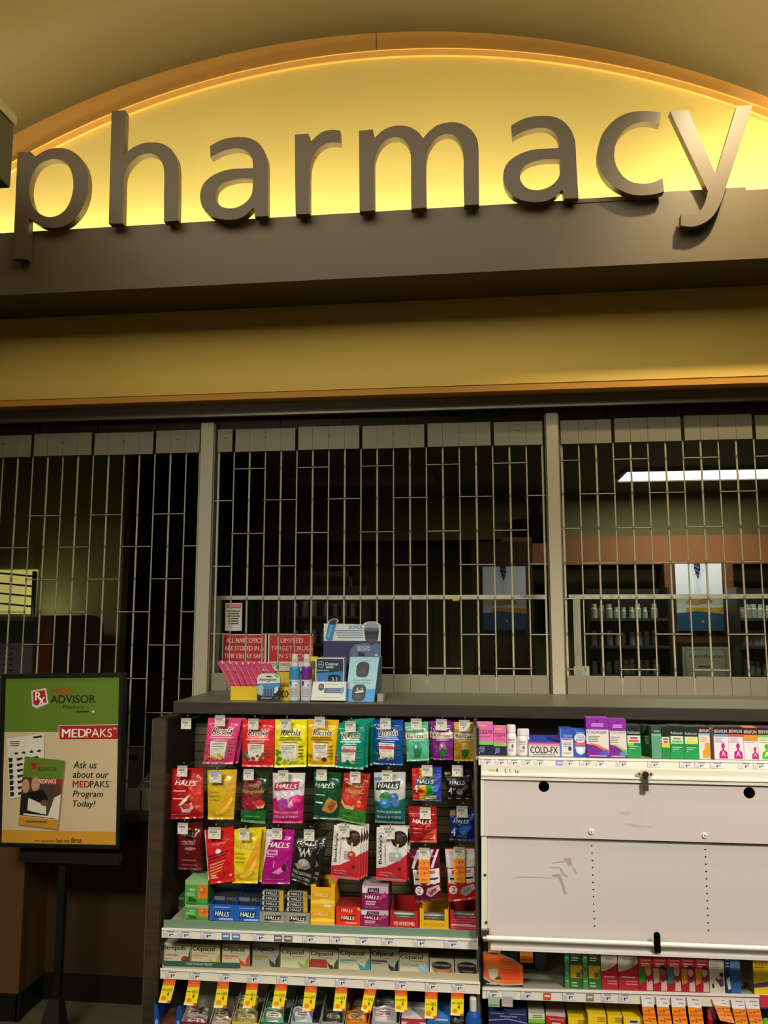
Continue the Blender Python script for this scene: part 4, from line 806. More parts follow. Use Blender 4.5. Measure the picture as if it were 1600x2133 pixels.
# third row
def f_dred(F): F.t('CENTRES', .48, .41, .58, 'b08a84', .085, .25, .01); F.e(.55, .53, .24, .035, 'a06a64'); F.e(.46, .62, .06, .03, '7a2a28'); F.ln(.14, .76, .86, 2, .11, '8a4a46', .35)
bag([(370.5, 1715), (422, 1712), (422, 1812.5), (371.6, 1810)], BY+.03, '5e1216:film', hb(f_dred, .24, 'b0a09a', .62, x=.5), 'dark red candy bag at the left end of the third row', seed=22)
def f_rw(F):
    F.r(0, 0, .025, 1, 'e4dcd4'); F.t('Original', .48, .28, .52, 'e09a90', .07, .25, .01, None, -.08); F.e(.45, .42, .10, .05, 'f0e4e0')
    for k in range(7): F.p([(.10, .48+k*.055), (.80-.04*k, .42+k*.055), (.80-.04*k, .435+k*.055), (.10, .50+k*.055)], ('2a1412', '2a1412', '8a2420', 'e0b0a8', 'e0b0a8', 'd8c02e', 'd8c02e')[k])
    F.e(.64, .84, .05, .03, '8a1c1a'); F.e(.78, .80, .05, .03, 'a02a20'); F.r(.82, .86, .92, .90, 'e8b0b0'); F.ln(.12, .84, .4, 2, .04, 'f0d8d0', .5, -1)
bag([(426.3, 1729.4), (486.4, 1721.7), (488.6, 1834.4), (435, 1842)], BY-.01, 'cf1f20:film', f_rw, 'bright red white-edged pouch with slanted print in the third row', seed=23, t=.006, name='lozenge_pouch')
Dy = bag([(487.5, 1728), (546, 1725), (536.7, 1839.9), (484.2, 1838.8)], BY-.004, 'dfc81e:film', hb(f_yel, .32, 'b8a060', .76), 'yellow candy bag in the third row, front one', seed=24, t=.012)
again(Dy, .010, .018, .0, 'yellow candy bag tucked behind the front one in the third row')
def f_mg2(F):
    F.p([(0, 0), (.3, 0), (.12, .35), (.06, .6), (0, .8)], 'cfc8cc'); F.r(.12, .36, .52, .45, 'c8a8b8'); F.ln(.15, .385, .49, 1, .05, '8a3a6a', .8); F.ln(.12, .47, .5, 1, .04, 'e0a0c4', .4, -1); F.p([(.35, .78), (.7, .66), (.92, .58), (.88, .72), (.6, .80)], 'e08ac0'); F.e(.78, .68, .10, .07, '5a1040'); F.e(.9, .62, .05, .05, '7a1a5a'); F.ln(.1, .90, .8, 1, .04, 'd070a8', .3); F.p([(.4, .55), (.44, .55), (.42, .68), (.38, .68)], 'e080b8')
bag([(555.3, 1727), (614, 1728), (603.5, 1841), (544.4, 1841)], BY-.006, 'a8187c:film', hb(f_mg2, .27, w=.78, x=.5), 'magenta and silver candy bag in the third row', seed=25, t=.018)
def f_bkv(F):
    F.p([(.2, .32), (.3, .30), (.36, .42), (.44, .30), (.52, .42), (.62, .28), (.74, .40), (.8, .30), (.74, .46), (.6, .36), (.52, .48), (.44, .38), (.36, .48)], 'b8b8b0'); F.p([(.2, .62), (.45, .52), (.75, .56), (.85, .66), (.6, .72), (.3, .70)], '77756a'); F.e(.5, .58, .22, .075, 'a8a494'); F.e(.48, .565, .12, .03, 'd0ccbc')
    F.p([(.1, .64), (.3, .62), (.5, .70), (.3, .72)], '8a887c'); F.t('TRIPLE SOOTHING', .5, .80, .84, 'c4c4bc', .06, 0, .02, None, .05); F.t('SOULAGE TRIPLE', .48, .90, .84, 'c4c4bc', .06, 0, .02, None, .05)
D5 = bag([(618.8, 1733.8), (670, 1733), (648, 1846), (604.5, 1830)], BY-.008, '23231f:film', hb(f_bkv, .19, w=.84, box='3a3a38'), 'black and silver candy bag in the third row, front one', seed=26, crumple=.003)
again(D5, .022, .026, .0, 'black and silver candy bag showing behind the front black one')
def buck(c, drop):
    def d(F):
        F.p([(0, .78), (.3, .74), (.7, .62), (1, .50), (1, 1), (0, 1)], 'b8242c'); F.t('Buckley\'s', .145, .42, .135, '141210', .54, 0, .04, None, 90); F.t('LOZENGES', .30, .47, .05, 'b04048', .34, 0, 0, None, 90)
        F.e(.74, .22, .26, .15, c); F.p([(.55, .22), (.68, .36), (.72, .38), (.9, .26)], c); F.p([(.66, .30), (.74, .30), (.70, .46), (.67, .46)], 'c8b48a'); F.r(.44, .46, .70, .62, 'a8a49a'); F.e(.70, .54, .14, .085, drop); F.e(.68, .52, .06, .03, 'd88a6a' if drop[0] == '8' or drop[0] == 'a' else 'd8dade')
        F.ln(.1, .84, .6, 2, .05, 'd87a80', .35, -1); F.p([(.2, .98), (.5, .86), (.9, .98)], 'a04a50'); F.e(.78, .76, .05, .035, '4a2a20')
    return d
D6 = bag([(696, 1718.4), (753, 1722.8), (748.6, 1833.3), (688.4, 1826.7)], BY-.01, 'dcd8d0:film', buck('3a1c12', 'a8341c'), 'white and red lozenge pouch with a red drop, front of its stack', seed=27, t=.008, crumple=.0008, name='lozenge_pouch')
for k, nm in enumerate(('second', 'third', 'fourth')): again(D6, .0075*(k+1), .012*(k+1), .001*(k+1), 'white and red lozenge pouch with a red drop, %s of its stack' % nm)
D7 = bag([(784.7, 1722.8), (850, 1722.8), (846, 1836.6), (783.6, 1832)], BY-.01, 'd4d1ca:film', buck('2c1812', '9aa4a8'), 'white and red lozenge pouch with a clear drop, front of its pair', seed=28, t=.010, crumple=.001, name='lozenge_pouch')
again(D7, .009, .016, .002, 'white and red lozenge pouch with a clear drop, behind its twin')
def twin(stripe):
    def d(F):
        if stripe:
            for k in range(5): F.p([(-.0+k*.22, .36), (.10+k*.22, .36), (.38+k*.22 if k < 3 else 1, .02), (.26+k*.22 if k < 4 else .99, .02)], 'd8c8cc') if k < 4 else None
        else: F.r(0, .02, 1, .36, 'd4d2cc')
        F.r(.04, .38, .96, .66, 'dcd6d4'); F.ln(.1, .41, .9, 1, .06, 'c05a50', 1); F.r(.1, .55, .3, .585, '1c1a20'); F.r(.62, .55, .9, .585, '1c1a20'); F.e(.20, .78, .15, .085, 'd8cccc'); F.t('2', .20, .77, .12, 'b02028', .10, 0, .04)
        F.p([(.42, .86), (.5, .74), (.92, .69), (.97, .80), (.6, .92)], 'b0a8a0' if not stripe else 'c8a0a4'); F.p([(.52, .82), (.8, .74), (.86, .80), (.6, .88)], '8a8078' if not stripe else '8a3a44')
        for k in range(3): F.r(.2+k*.25, .655, .34+k*.25, .675, 'c8b0b0')
    return d
bag([(852.5, 1768.8), (915, 1766.6), (921, 1873.8), (865.6, 1880)], BY-.014, '5c1424:film', twin(1), 'maroon striped twin lozenge pack with an orange price tag', seed=29, t=.012, name='lozenge_pouch', crumple=.002)
bag([(927.3, 1766.6), (988.2, 1765.5), (993, 1871.6), (934.6, 1878)], BY-.014, 'bd2024:film', twin(0), 'white and red twin lozenge pack with an orange price tag', seed=30, t=.012, name='lozenge_pouch', crumple=.002)
# ------------------------------------------------------------------ peg hooks with price tags
HK = [(388,1496,'c9c9be','in front of the bare slatwall at top left'),(458.5,1490,0,'over the hot pink bags'),(528,1497,0,'over the red cherry bag'),(595,1498,0,'over the lemon yellow bag'),(666,1493,0,'over the golden yellow bag'),(730,1502,0,'over the teal bags'),(803,1496,0,'over the deep blue bag'),(867,1497,0,'over the mint green pouch'),(919.5,1498,0,'over the purple pouches'),(967,1500,0,'over the gold pouch'),
 (380,1595,0,'over the crinkled red bag of the second row'),(449,1606,1,'over the plain yellow bag of the second row'),(518,1602,0,'over the pomegranate bag'),(590,1604.5,0,'over the silver and magenta bag of the second row'),(670,1603,0,'over the maple leaf bag'),(740,1607.5,0,'over the citrus bag'),(806.5,1605,0,'over the silver and teal bag'),(889.5,1593.6,0,'over the rainbow four pack'),(953,1594,0,'over the black four pack'),(886,1682,0,'over the red four pack'),(962.5,1679,0,'over the blue four pack'),
 (381,1714,0,'over the dark red bag of the third row'),(447,1723,1,'over the slanted print pouch'),(509,1727,0,'over the yellow bags of the third row'),(577,1725,0,'over the magenta bag of the third row'),(644,1728,0,'over the black and silver bags'),(717,1720,0,'over the pouches with a red drop'),(811,1724,0,'over the pouches with a clear drop'),(883.6,1766,2,'over the maroon striped twin pack'),(956.5,1764.5,2,'over the white and red twin pack')]
for i, (x, y, kind, lab) in enumerate(HK):
    TY = 2.918; w = .0375 if kind != 1 else .045; h = .038 if kind != 1 else .040
    p = P(x, y, TY); e = empty('peg_hook', (p.x, TY, p.z-.005), 'peg hook with a price tag '+lab, 'peg hook', 'peg hooks on the slatwall')
    m = MB(); zt_ = p.z+.002; zr_ = min(zt_-.010, 1.2545); m.path([(p.x, 3.184, zr_), (p.x, 2.945, zr_), (p.x+.004, TY+.004, zt_+.007)], .0022, '8a887c:metal', 8); m.box(p.x-.012, p.x+.012, 3.178, 3.184, zr_-.02, zr_+.005, '5a584c:metal'); m.build('rod', e)
    m = MB(); rz = random.uniform(-.04, .04)
    m.box(p.x-w/2, p.x+w/2, TY, TY+.0012, p.z-h, p.z, 'd6d4c6:card')
    if kind == 2: m.box(p.x-w*.5, p.x+w*.5, TY, TY+.0010, p.z-.115, p.z-h, 'f0912a:card')
    F = flat_face(m, p.x-w/2, p.x+w/2, p.z-(h if kind != 2 else .115), p.z, TY); s = 1 if kind != 2 else h/.115
    F.r(0, 0, 1, .24*s, 'a4a298'); F.r(.1, .30*s, .72, .36*s, '44443e'); F.r(.1, .40*s, .72, .47*s, '6a6a62'); F.t('4' if i % 3 == 0 else '7', .40, .68*s, .13, '2a2a28', .24*s); F.r(.50, .58*s, .60, .64*s, '55554e'); F.r(.76, .40*s, .88, .80*s, 'c8c49a'); F.ln(.08, .86*s, .3, 1, .05, '8a8a80', .5*s, -1)
    if kind == 2:
        F.k = 3; F.t('3', .46, .43, .16, '3a1c08', .085, 0, .02); F.ln(.65, .40, .9, 2, .02, '6a3410', .5); F.ln(.06, .42, .34, 1, .03, '8a4a1a', .5)
        F.r(.12, .53, .9, .62, 'e8622a'); F.e(.24, .74, .08, .035, 'e8622a'); F.t('3', .50, .72, .17, '3a1c08', .09, 0, .02); F.ln(.66, .69, .92, 2, .02, '6a3410', .5); F.ln(.15, .88, .85, 2, .04, 'c06a1a', .35)
    m.build('price_tag', e)
# ------------------------------------------------------------------ cough drop cartons on the upper left shelf
CYF = 2.925
def foot(ln_, x, Y): return P(x, ln_(x), Y).z
def cart(px, cs, design, label, depth=.11, name='lozenge_carton', grp='cartons on the upper left shelf', zb=None, Y=CYF, ln_=f1, rot=0):
    xm = (px[0]+px[2])/2; z = foot(ln_, xm, Y)+.0014 if zb is None else zb
    return carton(name, px, Y, depth, cs, design, label, 'carton' if 'carton' in name else 'box', grp, z, rot=rot)
def dg(F):
    F.r(0, 0, 1, .18, '8ab07a'); F.p([(.55, .18), (1, .2), (1, .62), (.6, .58)], 'c87a2a'); F.e(.78, .40, .16, .14, 'd8502a'); F.e(.72, .36, .07, .07, 'e0a03a'); F.r(.58, .58, 1, .74, 'd87a1e'); F.t('HALLS', .32, .38, .26, 'd8e8c8', .10, .2, .03); F.ln(.06, .52, .5, 2, .07, 'b8d8a0', .5, -1); F.p([(.1, 1), (.2, .66), (.5, .78), (.58, 1)], '1f5a22'); F.r(.02, .9, .98, .96, '3f8a30')
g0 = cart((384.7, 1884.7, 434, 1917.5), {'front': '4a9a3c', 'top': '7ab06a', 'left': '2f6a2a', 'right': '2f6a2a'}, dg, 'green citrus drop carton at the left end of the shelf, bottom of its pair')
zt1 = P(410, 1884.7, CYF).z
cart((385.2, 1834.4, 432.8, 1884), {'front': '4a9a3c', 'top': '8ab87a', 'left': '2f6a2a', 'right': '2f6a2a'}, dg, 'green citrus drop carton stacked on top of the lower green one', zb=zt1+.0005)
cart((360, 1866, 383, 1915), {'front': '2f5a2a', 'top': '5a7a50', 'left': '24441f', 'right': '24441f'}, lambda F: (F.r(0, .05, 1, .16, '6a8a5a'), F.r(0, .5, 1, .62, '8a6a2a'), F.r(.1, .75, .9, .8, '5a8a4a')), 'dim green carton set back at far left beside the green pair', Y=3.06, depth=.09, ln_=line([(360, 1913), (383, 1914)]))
def sticks(px, n, c, c2, label, word='HALLS', wc='d4d4d0', Y=CYF+.012, tip=None):
    """candy rolls lying across the mouth of an open carton, one thing each"""
    x0, y0, x1, y1 = px
    for k in range(n):
        yb = y1-(y1-y0)*k/n; yt = y1-(y1-y0)*(k+1)/n
        a0, a1, z0, z1 = rect_on(x0+k*.4, yt, x1, yb-.6, Y+k*.006); r = (z1-z0)/2
        mb = MB(); cx = (a0+a1)/2; cz = (z0+z1)/2; yy = Y+k*.006+r
        mb.box(a0+.003, a1-.003, yy-r, yy+r, z0, z1, c+':film'); F = flat_face(mb, a0, a1, z0, z1, yy-r)
        F.r(.12, .1, .74, .9, c2); F.t(word, .43, .5, .50, wc, .55, .2, .03)
        if tip: F.r(.78, .05, .97, .95, tip)
        F.e(.06, .5, .05, .4, 'b8b4aa'); o = mb.build('candy_roll', None, (cx, yy, z0), bevel=.002)
        tag(o, label % ('lowest', 'middle', 'upper', 'topmost')[k if n > 3 or k < 2 else 2], 'candy roll', 'candy rolls in open cartons')
def open_carton(px, c, design, label, inner, hback=0, sideup=.35):
    x0, x1, z0, z1 = rect_on(*px, CYF); z0 = foot(f1, (px[0]+px[2])/2, CYF)+.0014; d = .12; t = .0012; zb = z1+hback
    e = empty('lozenge_carton', ((x0+x1)/2, CYF+d/2, z0), label, 'carton', 'cartons on the upper left shelf')
    m = MB(); m.box(x0, x1, CYF, CYF+t, z0, z1, c); m.box(x0, x1, CYF, CYF+d, z0, z0+t, c)
    for a, b in ((x0, x0+t), (x1-t, x1)): m.hexa([(a, CYF+t, z1), (b, CYF+t, z1), (b, CYF+t, z0), (a, CYF+t, z0), (a, CYF+d, zb), (b, CYF+d, zb), (b, CYF+d, z0), (a, CYF+d, z0)], c)
    m.box(x0+t, x1-t, CYF+d-t, CYF+d, z0, zb, c)
    F = flat_face(m, x0, x1, z0, z1, CYF); design(F); m.build('tray', e)
    return e, x0, x1, z0, z1
def dhalls(base, logo, sub, wc='e8e8e4'):
    def d(F): F.ln(.1, .14, .9, 1, .08, sub, .6); halls(F, .55, wc, .56, .52, logo, .2, .28); F.r(.40, .80, .96, .92, sub)
    return d
r_ = [0]
def blue_c(px, lab):
    e, x0, x1, z0, z1 = open_carton(px, '1f5ab4', dhalls('1f5ab4', '143a6a', '8ab0e0'), lab, 0, .02)
    m = MB(); m.box(x0+.004, x1-.004, CYF+.05, CYF+.11, z0+.002, z1+.012, '28323e:film'); F = flat_face(m, x0, x1, z1-.004, z1+.012, CYF+.05); F.r(.02, .1, .45, .9, '6a6e74'); F.t('HALLS', .72, .5, .4, '7a8494', .7, .2); m.build('wrapped_rolls', e)
blue_c((435.7, 1884, 487.5, 1919.7), 'blue open cough drop carton beside the green pair'); blue_c((488, 1886.5, 541, 1920.8), 'blue open cough drop carton beside the first black carton')
def black_c(px, rolls, lab, nm):
    e, x0, x1, z0, z1 = open_carton(px, '8a8a84', dhalls('8a8a84', '2a2a28', 'b0b0aa'), lab, 0, .02)
    sticks(rolls, 4, '6a6a66', '23231f', '%s silver and black candy roll in the '+nm, tip='c89a1e')
black_c((541, 1899, 593, 1923), (545, 1855, 592, 1899), 'grey open carton of black candy rolls beside the blue cartons', 'left-hand grey carton'); black_c((593.6, 1901, 645, 1925), (597, 1857, 642, 1901), 'grey open carton of black candy rolls beside the tall yellow carton', 'right-hand grey carton')
def dy(F): F.p([(.04, .30), (.85, .24), (.88, .36), (.8, .55), (.04, .60)], 'd89a1a'); halls(F, .38, 'ecd088', .56, .44, None, .2, .20); F.p([(0, .7), (.5, .6), (1, .66), (1, .8), (.5, .84), (0, .82)], 'f0cc4a')
zy = None
for k, (px, lab) in enumerate((((647, 1890, 697, 1927.4), 'yellow honey drop carton, bottom of its pair'), ((647.5, 1848, 697.5, 1890), 'yellow honey drop carton with an empty open top, stacked on its twin'))):
    if k == 0: cart(px, {'front': 'e0aa1e', 'top': 'c8901a', 'left': 'b8820f', 'right': 'c8901a'}, dy, lab); zy = P(672, 1890, CYF).z
    else:
        x0, x1, z0, z1 = rect_on(*px, CYF); z0 = zy+.0005; d = .10; t = .0014
        m = MB(); m.box(x0, x1, CYF, CYF+t, z0, z1, 'e0aa1e'); m.box(x0, x0+t, CYF+t, CYF+d, z0, z1, 'c8901a'); m.box(x1-t, x1, CYF+t, CYF+d, z0, z1+.005, 'c8901a'); m.box(x0+t, x1-t, CYF+d-t, CYF+d, z0, z1+.012, 'd8a41e'); m.box(x0+t, x1-t, CYF+t, CYF+d-t, z0, z0+t, 'b8820f')
        m.box(x0, x0+.018, CYF-.0002, CYF+t, z1, z1+.008, 'e0aa1e'); m.box(x1-.014, x1, CYF-.0002, CYF+t, z1, z1+.012, 'e0aa1e')
        m.box(x0+.02, x1-.03, CYF+.04, CYF+.045, z0+t, z1+.014, 'b8b4a0:clear')
        F = flat_face(m, x0, x1, z0, z1, CYF); dy(F); F.r(.56, .86, .86, 1.0, 'd8d0bc')
        tag(m.build('lozenge_carton', None, ((x0+x1)/2, CYF+.05, z0)), lab, 'carton', 'cartons on the upper left shelf')
cart((700.5, 1889, 751, 1929.5), {'front': 'd8321e', 'top': '8a1c14', 'left': 'a8241a', 'right': 'a8241a'}, lambda F: (F.p([(.1, .0), (.85, .04), (.85, .32), (.05, .30)], 'c0281c'), halls(F, .19, 'f0dcd0', .46, .44, None, .2, .17), F.p([(.86, .0), (1, .06), (1, .2), (.88, .14)], 'e0a02a'), halls(F, .58, 'f4ece4', .54, .48, '8a1a14', .2, .20), F.ln(.35, .82, .9, 1, .1, 'f0b0a0', .6)), 'bright red cough drop carton between yellow and maroon cartons', depth=.10)
def dmag(F):
    F.r(0, 0, 1, .30, 'b8a8b0'); F.p([(.04, .10), (.22, .04), (.2, .30), (.03, .34)], 'd8d0d4'); F.p([(.22, .10), (.66, .08), (.64, .28), (.20, .30)], '3a1a2a'); F.t('HALLS', .44, .19, .34, 'c8b8c0', .12, .2, .02); F.r(0, .30, 1, 1, '7c1a4c'); halls(F, .47, 'f0e8ec', .52, .38, None, .2, .15); F.ln(.14, .64, .6, 2, .10, 'd0a0b8', .6, -1); F.p([(.6, .56), (.78, .3), (.9, .2), (.92, .5), (.86, .46), (.78, .52), (.68, .62)], 'b83a7a'); F.ln(.05, .88, .7, 1, .06, 'b87a9a', .4)
cart((752, 1895.6, 809.5, 1931.7), {'front': '8a1c54', 'top': '5a1236', 'left': '641440', 'right': '641440'}, dmag, 'maroon cough drop carton, bottom of its pair'); zm = P(781, 1895.2, CYF).z
cart((754, 1846, 809, 1894.8), {'front': '8a1c54', 'top': '9a8a90', 'left': '641440', 'right': '641440'}, dmag, 'maroon cough drop carton stacked on its twin under the pouches', zb=zm+.0005)
def window_c(px, c, lab, txt, tc, low):
    e, x0, x1, z0, z1 = open_carton(px, c, lambda F: None, lab, 0, .012)
    ch = e.children[0]; bpy.data.objects.remove(ch)
    w = (x1-x0); h = z1-z0; m = MB(); t = .0014; d = .12
    m.prism([[(x0, z0), (x1, z0), (x1, z1), (x1-w*.14, z1), (x1-w*.14, z0+h*low), (x0+w*.14, z0+h*low), (x0+w*.14, z1), (x0, z1)]], CYF, CYF+t, c)
    m.box(x0, x0+t, CYF+t, CYF+d, z0, z1, c); m.box(x1-t, x1, CYF+t, CYF+d, z0, z1, c); m.box(x0+t, x1-t, CYF+d-t, CYF+d, z0, z1+.012, c); m.box(x0+t, x1-t, CYF+t, CYF+d-t, z0, z0+t, c)
    F = flat_face(m, x0, x1, z0, z0+h*low, CYF)
    if txt: F.t(txt, .5, .55, .74, tc, .42, 0, .02)
    else: F.r(.06, .14, .9, .2, tc); F.r(.06, .32, .9, .38, tc); F.p([(.04, .55), (.6, .5), (.96, .6), (.96, .72), (.04, .7)], 'd8b0a8'); F.r(.02, .8, .98, .9, 'e0506a')
    m.build('tray', e)
    m = MB(); 
    for k in range(3): m.tube((x0+.004, CYF+.03+k*.018, z0+h*low*.6+.006), (x1-.004, CYF+.03+k*.018, z0+h*low*.6+.006), .0085, ('5a564c:film', 'b8b4a8:film', '6a665a:film')[k], 10)
    m.build('wrapped_rolls', e)
window_c((813, 1896, 872, 1934), 'b01c22', 'dark red open carton reading honey, third from the right on its shelf', '99% HONEY/MIEL', 'e8c8b0', .52)
window_c((874.4, 1893, 934.6, 1936), 'd0a818', 'yellow open carton with a wide notch, second from the right', '99% HONEY/MIEL', 'b87a10', .42)
window_c((937.8, 1896, 996.5, 1938), 'b8203c', 'pinkish red open carton at the right end of its shelf', None, 'd8607a', .62)
# ------------------------------------------------------------------ lozenge boxes on the lower left shelf
LYF = 2.93
def lz(px, label, word, sub, accent, base='cdc7a4', top=0, design=None, wy=.24):
    def d(F):
        F.t(word, .42, wy, .76 if word[0] == 'C' else .8, '14140f', .29 if word[0] == 'C' else .28, 0, .04); 
        if word[0] == 'C': F.r(.36, wy+.17, .8, wy+.185, '55554a')
        if sub: F.r(.03, .50, .58, .60, sub); F.ln(.05, .64, .5, 1, .08, sub, .5, -1)
        if accent:
            F.p([(.64, .82), (.62, .62), (.70, .74), (.80, .78), (.86, .96), (.70, .96)], accent); F.p([(.84, .96), (.86, .70), (.98, .42), (.99, .96)], accent)
        if design: design(F)
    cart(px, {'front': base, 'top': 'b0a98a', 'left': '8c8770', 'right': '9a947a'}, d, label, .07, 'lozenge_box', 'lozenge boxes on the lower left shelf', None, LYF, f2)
def strep(F): F.t('nuctin', .34, .55, .42, '8a2a1e', .12, .1, .05); F.p([(.98, .15), (.99, 1), (.80, 1), (.90, .70)], '1f5a50'); F.e(.80, .74, .14, .16, '9a2430'); F.e(.76, .70, .05, .06, 'b84a50'); F.ln(.06, .72, .4, 1, .1, '8a8a70', .4, -1)
lz((339.8, 1965, 397, 2012), 'cream lozenge box with a red drop at the left end of its shelf', 'Strepsils', None, None, 'd0caac', design=strep)
lz((398.8, 1967, 458.4, 2011), 'cream lozenge box with honey coloured accents, second from left', 'Cēpacol', 'd8a860', 'd09a2a')
lz((463, 1967, 520, 2008), 'cream lozenge box with orange red accents, third from left', 'Cēpacol', 'd88a70', 'c84a2a')
lz((526, 1965, 582, 2010), 'grey lozenge box with a gold band and dark swoosh', 'Cēpacol', 'a88a30', '2a3a34', 'a5a38e')
lz((584.4, 1974, 644, 2014.5), 'cream lozenge box with lime green accents', 'Cēpacol', 'b8c88a', '8ab03a')
lz((645, 1978, 705, 2015.6), 'cream lozenge box with a red band and dark tick', 'Cēpacol', 'b03a30', '3a4a3a', design=lambda F: F.r(.0, .58, .62, .92, 'a83a32'))
lz((706, 1976, 770, 2019), 'cream lozenge box with aqua accents in the middle of its shelf', 'Cēpacol', '6ab0b8', '3a98a8')
lz((772.5, 1977, 831, 2021), 'grey cream lozenge box with navy accents', 'Cēpacol', '5a5a60', '1c2448', 'b3b09a')
lz((832, 1985, 893, 2024.6), 'cream cooling lozenge box with pale blue accents', 'Cēpacol', None, '8ab8d0', design=lambda F: F.t('COOLING', .36, .64, .58, '3a88b8', .15, 0, .03))
def chl(c1):
    def d(F):
        F.p([(.1, .58), (.9, .56), (.95, .98), (.25, 1), (.14, .85)], c1); F.e(.5, .47, .42, .27, '23263a', 20); F.t('Chloraseptic', .5, .46, .74, 'c8c4b8', .20, .1, .02); F.ln(.3, .80, .8, 2, .09, 'c8b08a', .4)
    return d
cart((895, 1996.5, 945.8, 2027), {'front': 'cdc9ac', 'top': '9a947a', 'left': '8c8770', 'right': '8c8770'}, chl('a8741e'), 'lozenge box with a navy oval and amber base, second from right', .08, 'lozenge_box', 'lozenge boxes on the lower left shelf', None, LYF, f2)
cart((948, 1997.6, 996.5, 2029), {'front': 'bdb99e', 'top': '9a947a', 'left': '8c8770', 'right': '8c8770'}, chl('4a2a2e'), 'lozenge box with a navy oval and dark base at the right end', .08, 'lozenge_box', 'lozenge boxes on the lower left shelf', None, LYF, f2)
x0, y0 = 0, 0
m = MB(); railbox(m, 340, 500, line([(340, 2001), (500, 2006)]), line([(340, 2010.5), (500, 2016)]), 2.842, 2.8435, '2f6258:satin')
F = Face(m, bilin(P(340, 2001, 2.842), P(500, 2006, 2.842), P(500, 2016, 2.842), P(340, 2010.5, 2.842)), .27, .017, None, None); F.t('SORE THROAT RELIEF', .47, .5, .34, 'c8d4cc', .5, 0, .02)
tag(m.build('shelf_talker', None, P(420, 2010, 2.842)), 'dark green throat relief strip in front of the first lozenge boxes', 'sign')
# yellow sale tags hanging from the lower left price rail
ST = [((341.4,2039),(367,2039),(356.7,2086.5),(332.4,2085.4)),((393,2041.5),(418,2041.5),(411,2092),(385,2090)),((454,2045),(477.5,2045),(473,2096.6),(446.7,2095.5)),((514.6,2048),(538,2048),(531.5,2097),(507.4,2096.6)),((574,2049.4),(599,2050),(592,2099),(567.5,2096.6)),((636,2052.8),(661,2053.4),(655.3,2103.4),(630.5,2102)),((699.4,2056),(724,2056),(719.6,2103.4),(695,2102)),((760,2059.5),(785,2060),(772.5,2108),(752.7,2101)),((822.5,2061.8),(848,2063),(848.6,2106),(823.8,2103.4)),((885.7,2066),(911.6,2066.7),(909.8,2118.7),(885,2117.6)),((939.7,2067.4),(966.5,2068),(965.6,2113),(939,2111))]
WH_ = ['the strip-marked cherry box at far left', 'the honey accented box', 'the orange red accented box', 'the grey gold-banded box', 'the lime green box', 'the red banded box', 'the aqua box', 'the navy accented box', 'the cooling box', 'the amber based box', 'the dark based box at right']
def paper(quad, Y, cols, design, name, label, cat, grp, curl=.010):
    A, B, C, D = (P(x, y, Y) for x, y in quad)
    off = lambda v: -curl*v*v
    S = lambda u, v, e: Vector(((A.x+(B.x-A.x)*u)*(1-v)+(D.x+(C.x-D.x)*u)*v, Y+off(v)-e, (A.z+(B.z-A.z)*u)*(1-v)+(D.z+(C.z-D.z)*u)*v))
    mb = MB(); n = 8
    for e_ in (0, -.0006): mb.mesh([S(u, j/n, e_) for j in range(n+1) for u in (0, 1)], [(2*j, 2*j+2, 2*j+3, 2*j+1) for j in range(n)], cols, True)
    F = Face(mb, S, (B-A).length, (D-A).length, .012); design(F)
    return tag(mb.build(name, None, A), label, cat, grp)
def d_sale(F):
    F.r(0, 0, 1, .27, 'e0502c'); F.ln(.2, .08, .85, 2, .07, 'f08a5a', .4); F.r(0, .16, 1, .27, 'e87a2a'); F.ln(.05, .46, .4, 1, .05, '4a3a10', .5, -1); F.t('10', .60, .47, .24, '3a3212', .12, 0, .02); F.t('5', .84, .46, .12, '3a3212', .13); F.t('4', .62, .64, .17, '2a240c', .17, 0, .03)
    F.e(.34, .80, .20, .09, 'ec8a24'); F.p([(0, .92), (.7, .95), (.7, 1), (0, 1)], 'f4ead0'); F.r(.76, .90, 1, 1, 'e0502c')
for q, wn in zip(ST, WH_): paper(q, 2.834, 'f2dc1e', d_sale, 'sale_tag', 'yellow sale tag on the rail below '+wn, 'sale tag', 'yellow sale tags')
# ------------------------------------------------------------------ trays of wrapped candy at the bottom left
def pillow(mb, x0, x1, z0, z1, Y, c, t=.012, tilt=0, seed=0):
    n = 8
    def S(u, v, e):
        b = (max(0, math.sin(math.pi*u))*max(0, math.sin(math.pi*v)))**.6; nz_ = noise.noise(Vector((u*5+seed, v*5, seed*2.3)))*.004
        return Vector((x0+(x1-x0)*u, Y-t*b+nz_*b-e+tilt*(1-v), z1+(z0-z1)*v+(.004*math.sin(u*9+seed) if v in (0, 1) else 0)))
    vs = [S(i/n, j/n, 0) for j in range(n+1) for i in range(n+1)]
    mb.mesh(vs, [(j*(n+1)+i, (j+1)*(n+1)+i, (j+1)*(n+1)+i+1, j*(n+1)+i+1) for j in range(n) for i in range(n)], c, True)
    mb.mesh([Vector((p.x, Y+.006+.6*(Y-p.y)+tilt*0, p.z)) for p in vs], [(j*(n+1)+i, j*(n+1)+i+1, (j+1)*(n+1)+i+1, (j+1)*(n+1)+i) for j in range(n) for i in range(n)], c, True)
    return Face(mb, S, x1-x0, z1-z0, .012, None, .0003)
GYF = 2.83
